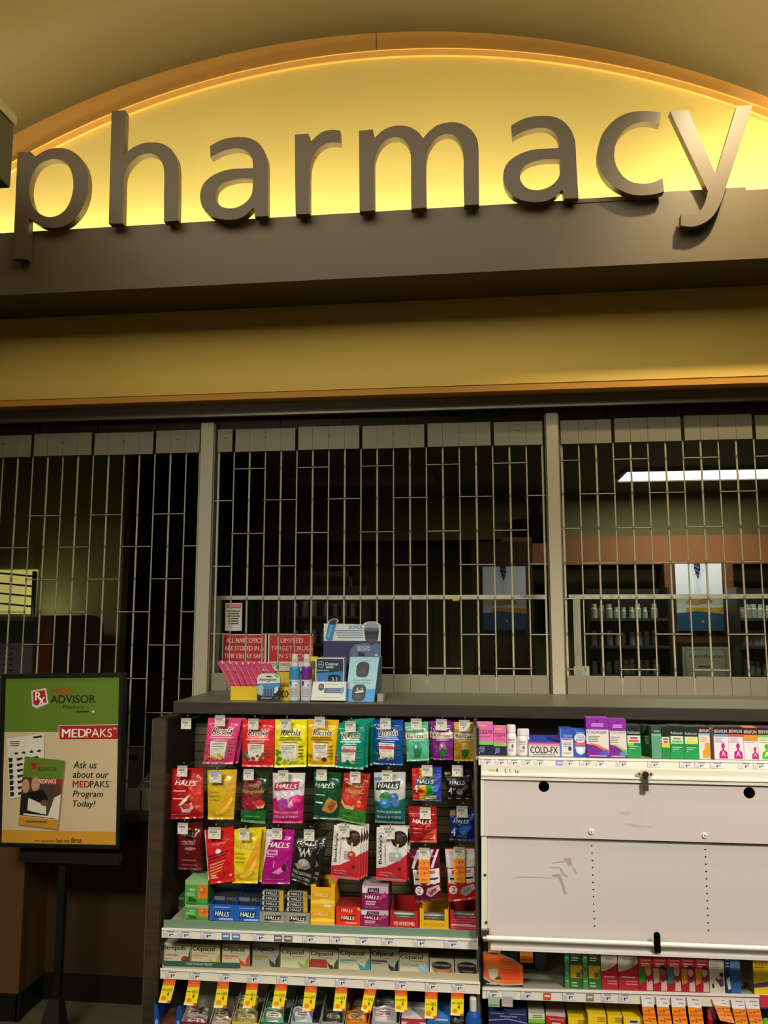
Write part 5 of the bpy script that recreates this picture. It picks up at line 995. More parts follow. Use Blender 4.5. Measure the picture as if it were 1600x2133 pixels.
def candy_tray(px, c, inner, label, packs, sidec=None):
    x0, x1, _, z1 = rect_on(*px, GYF); z0 = .1705; d = .16; t = .0016; zf = P(px[0], 2128, GYF).z
    e = empty('candy_tray', ((x0+x1)/2, GYF+d/2, z0), label, 'tray', 'open trays on the bottom shelf')
    m = MB(); m.box(x0, x1, GYF, GYF+t, z0, zf, c)
    for a, b in ((x0, x0+t), (x1-t, x1)): m.hexa([(a, GYF+t, zf), (b, GYF+t, zf), (b, GYF+t, z0), (a, GYF+t, z0), (a, GYF+d, z1+.02), (b, GYF+d, z1+.02), (b, GYF+d, z0), (a, GYF+d, z0)], sidec or c)
    m.box(x0+t, x1-t, GYF+d-t, GYF+d, z0, z1+.02, inner); m.box(x0+t, x1-t, GYF+t, GYF+d-t, z0, z0+t, c); m.build('tray', e)
    for k, (dx0, dx1, y0, y1, Y, pc, des, lab) in enumerate(packs):
        a, b, za, zb = rect_on(dx0, y0, dx1, y1, Y); m = MB(); F = pillow(m, a, b, max(za, z0+.004), zb, Y, pc, seed=k+dx0*.1, tilt=.012)
        if des: des(F)
        tag(m.build('candy_packet', None, ((a+b)/2, Y, max(za, z0+.004))), lab, 'packet', 'candy packets in the bottom trays')
def dp(c, c2='f0ece4'):
    return lambda F: (F.r(.12, .12, .88, .38, c2), F.ln(.18, .16, .82, 2, .10, c, .6), F.p([(.15, .62), (.7, .5), (.85, .72), (.3, .84)], c2))
candy_tray((378, 2092, 437, 2133), '8a2030:print', 'b0ac98', 'maroon and white candy tray near the left end of the bottom shelf',
  [(384, 432, 2103, 2124, 2.895, 'b8a8a8:film', dp('7a2a3a'), 'silver striped packet at the back of the maroon tray'), (386, 430, 2118, 2150, 2.86, 'a88a90:film', dp('6a1a2a', 'd8c8c8'), 'pinkish silver packet at the front of the maroon tray')], 'c8c4b4')
candy_tray((442, 2096, 480, 2133), 'b8b09a', '8a8470', 'plain grey candy tray beside the maroon tray', [(444, 478, 2102, 2132, 2.88, '8a7464:film', dp('4a3428', 'a89a8a'), 'brown twisted packet in the plain grey tray'), (446, 479, 2122, 2160, 2.85, 'c8b4a0:film', dp('7a4a3a'), 'pale packet in front of the brown twisted one')])
candy_tray((484, 2086, 540, 2133), 'd8c41e', 'b8b49a', 'yellow candy tray of olive packets', [(489, 536, 2078, 2100, 2.93, 'cfc88a:film', dp('6a6a2a'), 'pale olive packet at the back of the yellow tray'), (489, 533, 2094, 2112, 2.90, '8a844e:film', dp('4a4a1a', 'b0a868'), 'dark olive packet in the middle of the yellow tray'), (490, 535, 2108, 2140, 2.865, 'a09a62:film', dp('5a5a22', 'c8c080'), 'olive packet at the front of the yellow tray')], 'c4bea8')
candy_tray((544, 2092, 601, 2133), '1f8a5a', '9aa890', 'green candy tray of green packets', [(550, 596, 2084, 2108, 2.92, '2a5a44:film', dp('1a3a2a', '5a8a70'), 'dark green packet at the back of the green tray'), (550, 590, 2104, 2140, 2.865, '7ab08a:film', dp('c03a3a'), 'pale green packet with red print in the green tray')], 'b8c0b0')
candy_tray((606, 2094, 666, 2133), 'aab0b0', '8a8c84', 'grey candy tray with a blue and white packet', [(614, 656, 2080, 2106, 2.92, '2f312c:film', dp('1a1a1a', '5a5c58'), 'charcoal packet at the back of the grey blue tray'), (610, 650, 2102, 2140, 2.865, 'b8ccdc:film', dp('b03a3a'), 'blue and white striped packet in the grey tray')])
candy_tray((668, 2092, 716, 2133), '9aa088', '77806a', 'grey green candy tray with a lime corner', [(676, 712, 2108, 2140, 2.87, '4a4438:film', dp('2a2420', '9a9484'), 'dark packet in the grey green tray')])
candy_tray((719, 2096, 768, 2133), 'd8801e', '6a5238', 'orange candy tray left of the white packet', [(724, 764, 2082, 2108, 2.92, '5a4a34:film', dp('3a2a1a', '8a7a5a'), 'brown packet at the back of the orange tray'), (720, 764, 2108, 2140, 2.865, 'd8862a:film', dp('3a2a1a', 'e8c08a'), 'orange packet at the front of the orange tray')])
candy_tray((774, 2100, 832, 2133), 'aaa8a0', '6a6a64', 'grey candy tray with a tilted white packet', [(778, 826, 2080, 2104, 2.92, '8f8f88:film', dp('5a5a56', 'b8b8b2'), 'grey packet at the back of the last tray'), (776, 826, 2100, 2140, 2.865, 'dedad8:film', dp('a82a34', 'c8c4c4'), 'tilted white packet with dark print in the last tray')])
def tall(px, cs, design, label, Y=GYF, zb=.1705, depth=.12, name='medicine_box', grp='boxes on the bottom shelf', rot=0): return carton(name, px, Y, depth, cs, design, label, 'box', grp, zb, rot=rot)
m = MB(); x0, x1, _, z1 = rect_on(321, 2094, 377, 2133, GYF); t = .0016
pts = [(x0, .1705), (x1, .1705), (x1, z1), (x1-.012, z1), (x1-.022, z1-.07), (x0+.022, z1-.07), (x0+.012, z1), (x0, z1)]
m.prism([pts], GYF, GYF+t, '1c4f9c'); m.box(x0, x0+t, GYF+t, GYF+.15, .1705, z1, '184488'); m.box(x1-t, x1, GYF+t, GYF+.15, .1705, z1, '184488'); m.box(x0+t, x1-t, GYF+.148, GYF+.15, .1705, z1-.01, '23211c'); m.box(x0+t, x1-t, GYF+.02, GYF+.147, .1705, z1-.075, '7a4a3a')
F = flat_face(m, x0, x1, z1-.1, z1, GYF); F.e(.10, .55, .06, .1, '8ab0e0'); F.e(.9, .55, .05, .1, '8ab0e0')
tag(m.build('open_box', None, ((x0+x1)/2, GYF+.07, .1705)), 'blue open box with cut down front at far left of the bottom shelf', 'box')
tall((836, 2122, 887, 2133), {'front': 'c8c4bc', 'top': 'd0ccc4', 'left': '9a968c', 'right': '9a968c'}, lambda F: (F.r(0, 0, 1, .06, 'b03038'), F.e(.5, .1, .3, .05, 'b83a3a')), 'low white and red box right of the tilted white packet')
tall((889, 2119, 938, 2133), {'front': '2f6fb8', 'top': '3f7fc8', 'left': '1f4f8c', 'right': '1f4f8c'}, lambda F: F.r(.1, .02, .9, .06, 'a8c8e8'), 'low blue box between the white and red box and the jar')
m = MB(); p = P(952, 2133, 2.86); zt_ = P(952, 2113, 2.86).z; m.lathe([(.024, .1705), (.0245, zt_-.03), (.022, zt_-.022), (.022, zt_-.016), (.0245, zt_-.014), (.0245, zt_-.006), (.021, zt_)], ['6a6a66:plastic', '4a4a48:plastic', '3a3a38:plastic', '8a8a86:plastic', '5a5a58:plastic', '3a3a38:plastic'], 20, (p.x, 2.86, 0))
tag(m.build('ringed_jar', None, (p.x, 2.86, .1705)), 'grey ringed jar under the last yellow sale tag', 'jar')
p = P(986, 2133, 2.85); zc0 = P(986, 2104, 2.85).z; zc1 = P(986, 2076, 2.85).z; e = empty('mouthwash_bottle', (p.x, 2.85, .1705), 'blue bottle with a white cap at the right end of the bottom left shelf', 'bottle')
m = MB(); m.lathe([(.024, .1705), (.027, .18), (.027, zc0-.03), (.022, zc0-.012), (.012, zc0)], '23509c:gloss', 20, (p.x, 2.85, 0)); m.build('body', e)
m = MB(); m.lathe([(.0115, zc0), (.0115, zc1-.006), (.009, zc1)], 'd4d0c4:plastic', 16, (p.x, 2.85, 0)); m.build('cap', e)
# ------------------------------------------------------------------ upper right shelf
HY = 2.882
def up(px, cs, design, label, depth=.06, name='medicine_box', Y=HY, rot=0):
    return cart(px, cs, design, label, depth, name, 'boxes on the upper right shelf', None, Y, f3, rot)
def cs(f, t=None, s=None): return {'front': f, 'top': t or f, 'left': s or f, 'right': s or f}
def coldfx(F):
    F.r(0, .56, 1, .68, '7ac050'); F.r(0, .68, 1, 1, '1c2440'); F.t('COLD-FX', .52, .27, .86, '2a1820', .13, 0, .02); F.r(.16, .40, .84, .44, 'c84a84'); F.ln(.12, .74, .5, 4, .05, '8a94b0', .5, -1); F.r(.1, .04, .6, .09, 'f0a050'); F.e(.14, .94, .03, .02, 'e0e0e0')
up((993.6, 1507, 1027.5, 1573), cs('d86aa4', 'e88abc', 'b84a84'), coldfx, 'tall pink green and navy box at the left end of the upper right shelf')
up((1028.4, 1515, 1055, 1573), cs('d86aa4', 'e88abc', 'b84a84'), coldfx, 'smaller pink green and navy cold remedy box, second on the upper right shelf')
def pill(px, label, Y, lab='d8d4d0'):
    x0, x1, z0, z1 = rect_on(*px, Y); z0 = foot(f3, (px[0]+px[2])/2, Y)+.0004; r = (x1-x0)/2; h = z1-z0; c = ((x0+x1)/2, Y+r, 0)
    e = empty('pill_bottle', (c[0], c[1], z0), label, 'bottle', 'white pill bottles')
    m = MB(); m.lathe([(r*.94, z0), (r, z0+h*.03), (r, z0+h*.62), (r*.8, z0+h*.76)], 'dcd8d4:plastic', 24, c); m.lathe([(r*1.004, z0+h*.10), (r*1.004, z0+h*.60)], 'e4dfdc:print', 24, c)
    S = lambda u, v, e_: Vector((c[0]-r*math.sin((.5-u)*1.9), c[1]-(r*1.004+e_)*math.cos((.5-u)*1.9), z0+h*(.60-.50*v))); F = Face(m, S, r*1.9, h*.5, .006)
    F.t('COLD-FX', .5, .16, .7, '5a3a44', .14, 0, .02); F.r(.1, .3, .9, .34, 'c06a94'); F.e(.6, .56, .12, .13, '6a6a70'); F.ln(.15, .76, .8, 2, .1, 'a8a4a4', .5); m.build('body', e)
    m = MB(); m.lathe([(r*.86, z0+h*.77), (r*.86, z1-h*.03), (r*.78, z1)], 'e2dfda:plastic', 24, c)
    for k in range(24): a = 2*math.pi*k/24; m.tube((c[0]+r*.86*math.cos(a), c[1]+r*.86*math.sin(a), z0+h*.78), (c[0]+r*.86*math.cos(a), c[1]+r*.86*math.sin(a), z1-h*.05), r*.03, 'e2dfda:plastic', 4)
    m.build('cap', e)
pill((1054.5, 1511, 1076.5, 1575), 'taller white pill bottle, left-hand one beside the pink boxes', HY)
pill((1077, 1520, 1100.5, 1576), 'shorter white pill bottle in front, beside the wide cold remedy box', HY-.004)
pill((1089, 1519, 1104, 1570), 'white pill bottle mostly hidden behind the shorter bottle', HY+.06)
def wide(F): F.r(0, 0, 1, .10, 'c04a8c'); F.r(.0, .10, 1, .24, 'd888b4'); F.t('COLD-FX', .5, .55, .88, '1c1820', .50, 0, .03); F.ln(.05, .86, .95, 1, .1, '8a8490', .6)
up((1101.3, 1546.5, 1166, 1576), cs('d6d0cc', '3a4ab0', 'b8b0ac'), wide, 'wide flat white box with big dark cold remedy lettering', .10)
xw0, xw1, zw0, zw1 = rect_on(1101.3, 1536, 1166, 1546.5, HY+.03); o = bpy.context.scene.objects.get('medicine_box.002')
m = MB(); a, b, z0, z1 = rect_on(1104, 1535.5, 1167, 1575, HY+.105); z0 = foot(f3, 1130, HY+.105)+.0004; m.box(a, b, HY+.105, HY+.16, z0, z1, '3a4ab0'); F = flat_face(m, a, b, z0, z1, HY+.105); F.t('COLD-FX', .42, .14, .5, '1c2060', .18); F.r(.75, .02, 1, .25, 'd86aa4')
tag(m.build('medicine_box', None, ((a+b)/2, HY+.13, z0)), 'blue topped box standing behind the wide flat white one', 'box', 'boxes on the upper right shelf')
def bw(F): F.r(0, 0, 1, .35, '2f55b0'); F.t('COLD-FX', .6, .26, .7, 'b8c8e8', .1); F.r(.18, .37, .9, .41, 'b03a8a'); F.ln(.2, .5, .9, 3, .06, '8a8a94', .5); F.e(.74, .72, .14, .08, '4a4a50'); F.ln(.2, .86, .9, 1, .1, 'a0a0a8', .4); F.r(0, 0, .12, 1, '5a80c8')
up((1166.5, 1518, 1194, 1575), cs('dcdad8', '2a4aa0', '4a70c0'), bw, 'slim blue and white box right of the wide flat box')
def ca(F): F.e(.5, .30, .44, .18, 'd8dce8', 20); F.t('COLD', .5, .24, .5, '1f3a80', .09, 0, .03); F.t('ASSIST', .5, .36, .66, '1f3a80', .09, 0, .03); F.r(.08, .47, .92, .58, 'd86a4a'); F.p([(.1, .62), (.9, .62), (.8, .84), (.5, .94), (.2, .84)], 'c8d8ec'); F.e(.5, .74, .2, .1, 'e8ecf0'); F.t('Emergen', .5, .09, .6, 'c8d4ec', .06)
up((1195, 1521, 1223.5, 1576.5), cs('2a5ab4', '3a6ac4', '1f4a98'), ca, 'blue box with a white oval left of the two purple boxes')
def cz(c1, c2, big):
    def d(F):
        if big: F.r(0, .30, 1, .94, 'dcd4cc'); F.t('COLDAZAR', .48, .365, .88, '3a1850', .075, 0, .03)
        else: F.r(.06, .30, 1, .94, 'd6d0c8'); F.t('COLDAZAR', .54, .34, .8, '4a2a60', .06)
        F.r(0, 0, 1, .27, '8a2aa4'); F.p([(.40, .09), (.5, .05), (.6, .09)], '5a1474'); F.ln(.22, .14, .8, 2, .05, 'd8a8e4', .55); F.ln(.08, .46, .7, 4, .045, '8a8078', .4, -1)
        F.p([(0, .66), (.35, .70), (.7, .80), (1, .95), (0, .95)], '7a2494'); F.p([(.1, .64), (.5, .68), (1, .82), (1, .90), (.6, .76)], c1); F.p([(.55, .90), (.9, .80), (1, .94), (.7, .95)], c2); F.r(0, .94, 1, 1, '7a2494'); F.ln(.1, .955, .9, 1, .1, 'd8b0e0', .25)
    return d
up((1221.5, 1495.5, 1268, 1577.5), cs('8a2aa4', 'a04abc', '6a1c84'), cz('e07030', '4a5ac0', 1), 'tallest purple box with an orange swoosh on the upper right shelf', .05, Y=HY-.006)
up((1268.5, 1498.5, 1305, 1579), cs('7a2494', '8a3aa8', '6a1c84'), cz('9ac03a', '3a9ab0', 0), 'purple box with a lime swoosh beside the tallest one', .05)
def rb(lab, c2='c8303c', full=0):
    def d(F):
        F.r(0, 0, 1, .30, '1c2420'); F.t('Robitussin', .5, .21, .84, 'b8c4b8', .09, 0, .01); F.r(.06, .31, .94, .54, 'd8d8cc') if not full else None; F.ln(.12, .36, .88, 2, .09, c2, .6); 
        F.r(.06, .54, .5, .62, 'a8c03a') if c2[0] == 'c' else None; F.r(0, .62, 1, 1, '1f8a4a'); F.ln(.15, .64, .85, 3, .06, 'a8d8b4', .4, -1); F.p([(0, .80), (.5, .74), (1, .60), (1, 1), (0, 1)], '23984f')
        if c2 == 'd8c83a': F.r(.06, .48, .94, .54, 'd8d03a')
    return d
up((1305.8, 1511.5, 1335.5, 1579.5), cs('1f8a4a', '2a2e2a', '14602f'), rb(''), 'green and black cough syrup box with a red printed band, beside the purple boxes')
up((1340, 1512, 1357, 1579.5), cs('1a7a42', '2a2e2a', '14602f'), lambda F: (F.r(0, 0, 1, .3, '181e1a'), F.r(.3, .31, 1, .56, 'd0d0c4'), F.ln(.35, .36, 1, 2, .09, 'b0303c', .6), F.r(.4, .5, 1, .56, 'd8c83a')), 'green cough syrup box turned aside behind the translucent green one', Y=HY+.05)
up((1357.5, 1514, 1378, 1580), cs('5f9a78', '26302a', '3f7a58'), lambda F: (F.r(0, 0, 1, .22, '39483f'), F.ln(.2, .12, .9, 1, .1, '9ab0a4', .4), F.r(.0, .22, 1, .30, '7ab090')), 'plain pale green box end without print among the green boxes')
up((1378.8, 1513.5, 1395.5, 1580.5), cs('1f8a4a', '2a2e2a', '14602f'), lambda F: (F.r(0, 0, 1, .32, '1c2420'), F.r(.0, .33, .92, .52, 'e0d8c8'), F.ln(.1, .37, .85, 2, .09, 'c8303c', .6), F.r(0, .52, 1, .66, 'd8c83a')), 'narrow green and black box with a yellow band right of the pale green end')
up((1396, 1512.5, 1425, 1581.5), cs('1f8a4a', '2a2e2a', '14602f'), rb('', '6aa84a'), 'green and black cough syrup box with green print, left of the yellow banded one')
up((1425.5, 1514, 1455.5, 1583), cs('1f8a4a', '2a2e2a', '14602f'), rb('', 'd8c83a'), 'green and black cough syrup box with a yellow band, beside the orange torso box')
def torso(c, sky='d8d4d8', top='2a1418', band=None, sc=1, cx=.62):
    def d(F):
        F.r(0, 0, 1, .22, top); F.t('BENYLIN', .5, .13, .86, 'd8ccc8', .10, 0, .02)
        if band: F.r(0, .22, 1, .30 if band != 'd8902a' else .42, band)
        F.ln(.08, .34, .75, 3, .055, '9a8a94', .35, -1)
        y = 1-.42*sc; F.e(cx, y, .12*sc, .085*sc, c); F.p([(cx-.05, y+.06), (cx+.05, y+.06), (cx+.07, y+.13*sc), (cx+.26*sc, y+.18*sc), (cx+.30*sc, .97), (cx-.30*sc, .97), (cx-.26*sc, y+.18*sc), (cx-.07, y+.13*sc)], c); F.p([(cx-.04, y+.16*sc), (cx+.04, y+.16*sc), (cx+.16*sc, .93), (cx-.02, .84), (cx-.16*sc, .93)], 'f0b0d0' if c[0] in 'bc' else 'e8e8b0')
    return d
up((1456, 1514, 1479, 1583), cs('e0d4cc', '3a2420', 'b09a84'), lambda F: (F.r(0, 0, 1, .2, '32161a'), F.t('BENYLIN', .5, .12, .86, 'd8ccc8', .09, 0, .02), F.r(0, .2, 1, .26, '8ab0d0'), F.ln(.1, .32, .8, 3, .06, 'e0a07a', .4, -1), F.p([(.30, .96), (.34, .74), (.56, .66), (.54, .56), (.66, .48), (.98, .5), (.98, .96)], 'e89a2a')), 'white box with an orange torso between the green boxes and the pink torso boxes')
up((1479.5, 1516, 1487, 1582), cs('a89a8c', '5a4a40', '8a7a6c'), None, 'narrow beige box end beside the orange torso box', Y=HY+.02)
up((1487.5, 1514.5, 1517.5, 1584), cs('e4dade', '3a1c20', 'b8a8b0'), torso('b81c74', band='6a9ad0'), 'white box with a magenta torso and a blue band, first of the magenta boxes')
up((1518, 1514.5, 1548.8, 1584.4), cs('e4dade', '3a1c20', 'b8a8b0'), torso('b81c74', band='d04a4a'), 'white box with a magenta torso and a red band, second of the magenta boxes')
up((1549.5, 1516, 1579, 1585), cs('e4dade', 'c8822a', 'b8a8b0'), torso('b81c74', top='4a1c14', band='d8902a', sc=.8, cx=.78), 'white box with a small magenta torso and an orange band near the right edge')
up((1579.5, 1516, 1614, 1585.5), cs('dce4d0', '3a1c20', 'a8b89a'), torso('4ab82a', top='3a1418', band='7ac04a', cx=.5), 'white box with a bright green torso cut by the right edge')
# ------------------------------------------------------------------ lower right shelf
IY = 2.885
def lo(px, cs_, design, label, depth=.07, name='medicine_box', Y=IY, rot=0):
    return cart(px, cs_, design, label, depth, name, 'boxes on the lower right shelf', None, Y, f4, rot)
def tea(F):
    F.r(0, 0, 1, .38, '1c1f2a'); F.p([(0, .37), (.4, .40), (.75, .50), (1, .62), (1, .92), (.6, .95), (.25, .92), (0, .82)], 'e8682a'); F.p([(.4, .50), (.9, .60), (.95, .86), (.5, .88)], 'e4502a'); F.p([(0, .34), (.4, .36), (.75, .46), (1, .58), (1, .62), (.75, .50), (.4, .40), (0, .38)], '9a8878'); F.p([(0, .82), (.25, .92), (.6, .95), (1, .92), (1, .95), (.5, .98), (.2, .95), (0, .86)], 'b8a890')
    F.ln(.08, .55, .75, 4, .045, 'c8922a', .4, -1); F.p([(.12, .68), (.38, .66), (.36, .84), (.30, .88), (.18, .86)], 'd0c4b4'); F.p([(.28, .86), (.38, .80), (.48, .84), (.40, .88)], '4a4a1a'); F.p([(.28, .88), (.44, .87), (.42, .92), (.3, .92)], 'c8a02a'); F.ln(.08, .95, .4, 1, .1, 'c8c8c8', .2, -1)
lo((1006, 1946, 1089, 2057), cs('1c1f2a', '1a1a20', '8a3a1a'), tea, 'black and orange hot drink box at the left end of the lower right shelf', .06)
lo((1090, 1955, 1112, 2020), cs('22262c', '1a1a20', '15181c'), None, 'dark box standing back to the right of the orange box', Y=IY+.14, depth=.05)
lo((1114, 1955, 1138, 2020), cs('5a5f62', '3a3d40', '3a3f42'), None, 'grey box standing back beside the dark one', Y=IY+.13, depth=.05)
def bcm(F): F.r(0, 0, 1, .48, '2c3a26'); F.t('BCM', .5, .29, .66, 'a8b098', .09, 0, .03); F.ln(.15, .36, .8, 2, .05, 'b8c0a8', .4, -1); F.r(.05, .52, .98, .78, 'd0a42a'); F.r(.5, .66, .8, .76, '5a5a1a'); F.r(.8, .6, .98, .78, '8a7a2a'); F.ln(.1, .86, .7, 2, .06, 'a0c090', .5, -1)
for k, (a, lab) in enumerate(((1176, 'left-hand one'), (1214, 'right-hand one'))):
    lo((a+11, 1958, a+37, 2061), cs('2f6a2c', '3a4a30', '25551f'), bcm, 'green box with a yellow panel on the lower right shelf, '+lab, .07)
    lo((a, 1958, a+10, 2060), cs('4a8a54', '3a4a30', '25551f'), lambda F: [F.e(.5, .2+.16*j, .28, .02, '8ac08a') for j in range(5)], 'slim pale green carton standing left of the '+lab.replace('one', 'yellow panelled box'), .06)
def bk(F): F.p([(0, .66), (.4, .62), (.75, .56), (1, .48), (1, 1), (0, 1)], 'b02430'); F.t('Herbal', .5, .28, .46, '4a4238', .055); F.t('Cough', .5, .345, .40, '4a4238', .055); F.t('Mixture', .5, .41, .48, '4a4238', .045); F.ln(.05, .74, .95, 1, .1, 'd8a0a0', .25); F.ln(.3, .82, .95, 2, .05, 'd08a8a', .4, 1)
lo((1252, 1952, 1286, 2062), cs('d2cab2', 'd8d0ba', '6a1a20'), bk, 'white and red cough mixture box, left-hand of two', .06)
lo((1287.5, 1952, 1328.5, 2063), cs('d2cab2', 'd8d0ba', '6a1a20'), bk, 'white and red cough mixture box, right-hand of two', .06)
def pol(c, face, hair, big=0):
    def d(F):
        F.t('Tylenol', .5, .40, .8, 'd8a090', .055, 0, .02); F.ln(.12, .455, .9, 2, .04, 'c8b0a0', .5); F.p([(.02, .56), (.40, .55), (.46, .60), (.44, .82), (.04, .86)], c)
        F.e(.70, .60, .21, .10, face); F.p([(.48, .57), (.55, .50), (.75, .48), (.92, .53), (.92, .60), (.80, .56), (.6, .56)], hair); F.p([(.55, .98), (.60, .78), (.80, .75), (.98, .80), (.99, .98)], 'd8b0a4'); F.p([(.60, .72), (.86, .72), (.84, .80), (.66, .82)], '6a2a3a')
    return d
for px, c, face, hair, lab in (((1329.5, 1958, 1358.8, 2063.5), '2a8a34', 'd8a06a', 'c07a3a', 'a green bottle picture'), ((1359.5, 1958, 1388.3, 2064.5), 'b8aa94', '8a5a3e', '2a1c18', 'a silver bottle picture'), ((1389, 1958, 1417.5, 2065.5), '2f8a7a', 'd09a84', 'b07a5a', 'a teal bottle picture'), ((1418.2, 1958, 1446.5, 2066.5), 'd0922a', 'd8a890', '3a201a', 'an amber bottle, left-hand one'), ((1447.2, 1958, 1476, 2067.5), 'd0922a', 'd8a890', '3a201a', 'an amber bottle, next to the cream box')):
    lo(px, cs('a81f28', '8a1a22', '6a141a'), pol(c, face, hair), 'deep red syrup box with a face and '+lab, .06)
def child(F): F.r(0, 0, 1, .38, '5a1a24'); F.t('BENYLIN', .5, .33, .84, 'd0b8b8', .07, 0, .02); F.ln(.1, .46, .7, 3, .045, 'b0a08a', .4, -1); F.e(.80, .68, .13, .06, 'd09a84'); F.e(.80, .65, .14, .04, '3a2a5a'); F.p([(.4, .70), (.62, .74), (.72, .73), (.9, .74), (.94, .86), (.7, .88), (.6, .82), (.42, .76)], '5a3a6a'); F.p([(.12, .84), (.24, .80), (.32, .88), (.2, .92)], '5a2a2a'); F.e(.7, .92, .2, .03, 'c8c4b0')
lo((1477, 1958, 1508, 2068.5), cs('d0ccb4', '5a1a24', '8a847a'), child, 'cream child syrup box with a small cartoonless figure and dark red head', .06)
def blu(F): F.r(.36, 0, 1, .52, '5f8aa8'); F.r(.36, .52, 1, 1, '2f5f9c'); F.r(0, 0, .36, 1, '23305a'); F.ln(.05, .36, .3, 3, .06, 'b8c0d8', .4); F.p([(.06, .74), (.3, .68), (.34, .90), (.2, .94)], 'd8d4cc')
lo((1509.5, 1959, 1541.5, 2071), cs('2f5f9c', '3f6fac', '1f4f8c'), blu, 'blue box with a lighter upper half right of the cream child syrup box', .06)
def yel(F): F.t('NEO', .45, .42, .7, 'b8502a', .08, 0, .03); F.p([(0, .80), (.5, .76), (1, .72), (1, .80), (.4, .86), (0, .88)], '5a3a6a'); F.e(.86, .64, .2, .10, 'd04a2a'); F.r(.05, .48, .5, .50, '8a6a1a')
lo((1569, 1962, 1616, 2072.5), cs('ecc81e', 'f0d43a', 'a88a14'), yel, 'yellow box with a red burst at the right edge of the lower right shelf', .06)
for q, lab in (((1017, 1958, 1043, 1984), 'left-hand orange price card over the black and orange box'), ((1083, 1960, 1110, 2005), 'right-hand orange price card beside the black and orange box')):
    x0, x1, z0, z1 = rect_on(*q, IY-.012); m = MB(); m.box(x0, x1, IY-.012, IY-.011, z0, P((q[0]+q[2])/2, 1950, IY-.012).z, 'e8862a:card'); F = flat_face(m, x0, x1, z0, z1, IY-.012); F.t('7', .45, .35, .16, '4a2408', .35, 0, .02); F.ln(.6, .22, .9, 1, .1, '6a3410', .5); F.ln(.1, .72, .9, 2, .12, 'c06a1a', .3); F.k += 1
    tag(m.build('price_card', None, ((x0+x1)/2, IY-.012, z0)), lab, 'price card')
# ------------------------------------------------------------------ bottom right shelf
JB = .1905
def jb(px, cs_, design, label, Y=2.83, depth=.14, rot=0): return tall(px, cs_, design, label, Y, JB, depth, rot=rot)
jb((1018, 2110, 1098, 2133), cs('232a58', '2f3768', '181e44'), lambda F: (F.t('Complete', .52, .065, .44, 'c0c4d8', .045, .1), F.p([(0, .14), (.5, .10), (1, .16), (1, .18), (.5, .12), (0, .16)], '8a90b8'), F.r(.55, .01, .95, .02, 'a8a068'), F.t('Complete', .24, .016, .34, 'd0d4e4', .022, .1, .02)), 'navy multipack box at the left end of the bottom right shelf', Y=2.85)
jb((1101, 2111, 1135, 2133), cs('cfd4b4', 'a8ac94', '5a8a3a'), lambda F: (F.ln(.2, .03, .9, 2, .03, '5a5a4a', .5), F.r(0, .10, 1, .17, '8ac03a'), F.r(0, .17, 1, .5, '2f8a34')), 'white and green box beside the navy multipack', Y=2.85)
jb((1140, 2117, 1181, 2133), cs('b02a24', 'd4b4ac', '8a1c18'), lambda F: (F.t('Tylenol', .42, .06, .6, 'e0c0b8', .05, 0, .02), F.r(.3, .12, .75, .3, 'd8c4bc'), F.e(.84, .06, .1, .035, 'd0642a')), 'red box with a pale top beside the white and green one', Y=2.86, rot=-.06)
for k, (px, Y) in enumerate((((1184, 2120, 1222, 2133), 2.86), ((1225, 2114, 1263, 2133), 2.84), ((1266, 2115, 1296, 2133), 2.85), ((1299, 2119, 1339, 2133), 2.84))):
    jb(px, cs('ecd01a', 'd8b818', 'b89a10'), (lambda F: (F.r(.28, .04, .78, .12, 'd8d4b8'), F.ln(.32, .055, .75, 1, .06, '3a3a2a', .6), F.r(.0, .20, 1, .22, 'c8922a'))) if k == 3 else (lambda F: (F.ln(.5, .04, .95, 3, .03, 'a85a1a', .5, 1),)), 'yellow box on the bottom right shelf, '+('leftmost, lowest of four', 'second of four', 'third of four', 'last of four, with a white sticker')[k], Y=Y)
def capb(px, c, lab, Y=2.85):
    x0, x1, _, z1 = rect_on(*px, Y); r = (x1-x0)/2; cx = (x0+x1)/2; e = empty('syrup_bottle', (cx, Y+r, JB), lab, 'bottle'); c_ = (cx, Y+r, 0)
    m = MB(); m.lathe([(r*1.1, JB), (r*1.15, JB+.01), (r*1.15, z1-.055), (r*.95, z1-.035), (r*.8, z1-.03)], c+':gloss', 20, c_); m.build('body', e)
    m = MB(); m.lathe([(r*.9, z1-.0295), (r*.9, z1-.004), (r*.7, z1)], 'd84a5c:plastic', 20, c_); m.lathe([(r*.55, z1+.0002), (r*.5, z1+.003)], 'f0dce0:plastic', 16, c_); m.build('cap', e)
capb((1474, 2105, 1494, 2133), 'a01c2c', 'red syrup bottle with a pale topped cap under the orange tags'); capb((1514, 2105, 1530, 2133), 'a01c2c', 'red syrup bottle half hidden by the crooked orange tag')
m = MB(); p = P(1598, 2133, 2.86); zz1 = P(1594, 2124, 2.86).z; m.lathe([(.022, JB), (.024, JB+.01), (.024, zz1-.02), (.012, zz1)], '5ac82a:gloss', 18, (p.x, 2.86, 0)); tag(m.build('green_bottle', None, (p.x, 2.86, JB)), 'bright green bottle at the lower right corner', 'bottle')
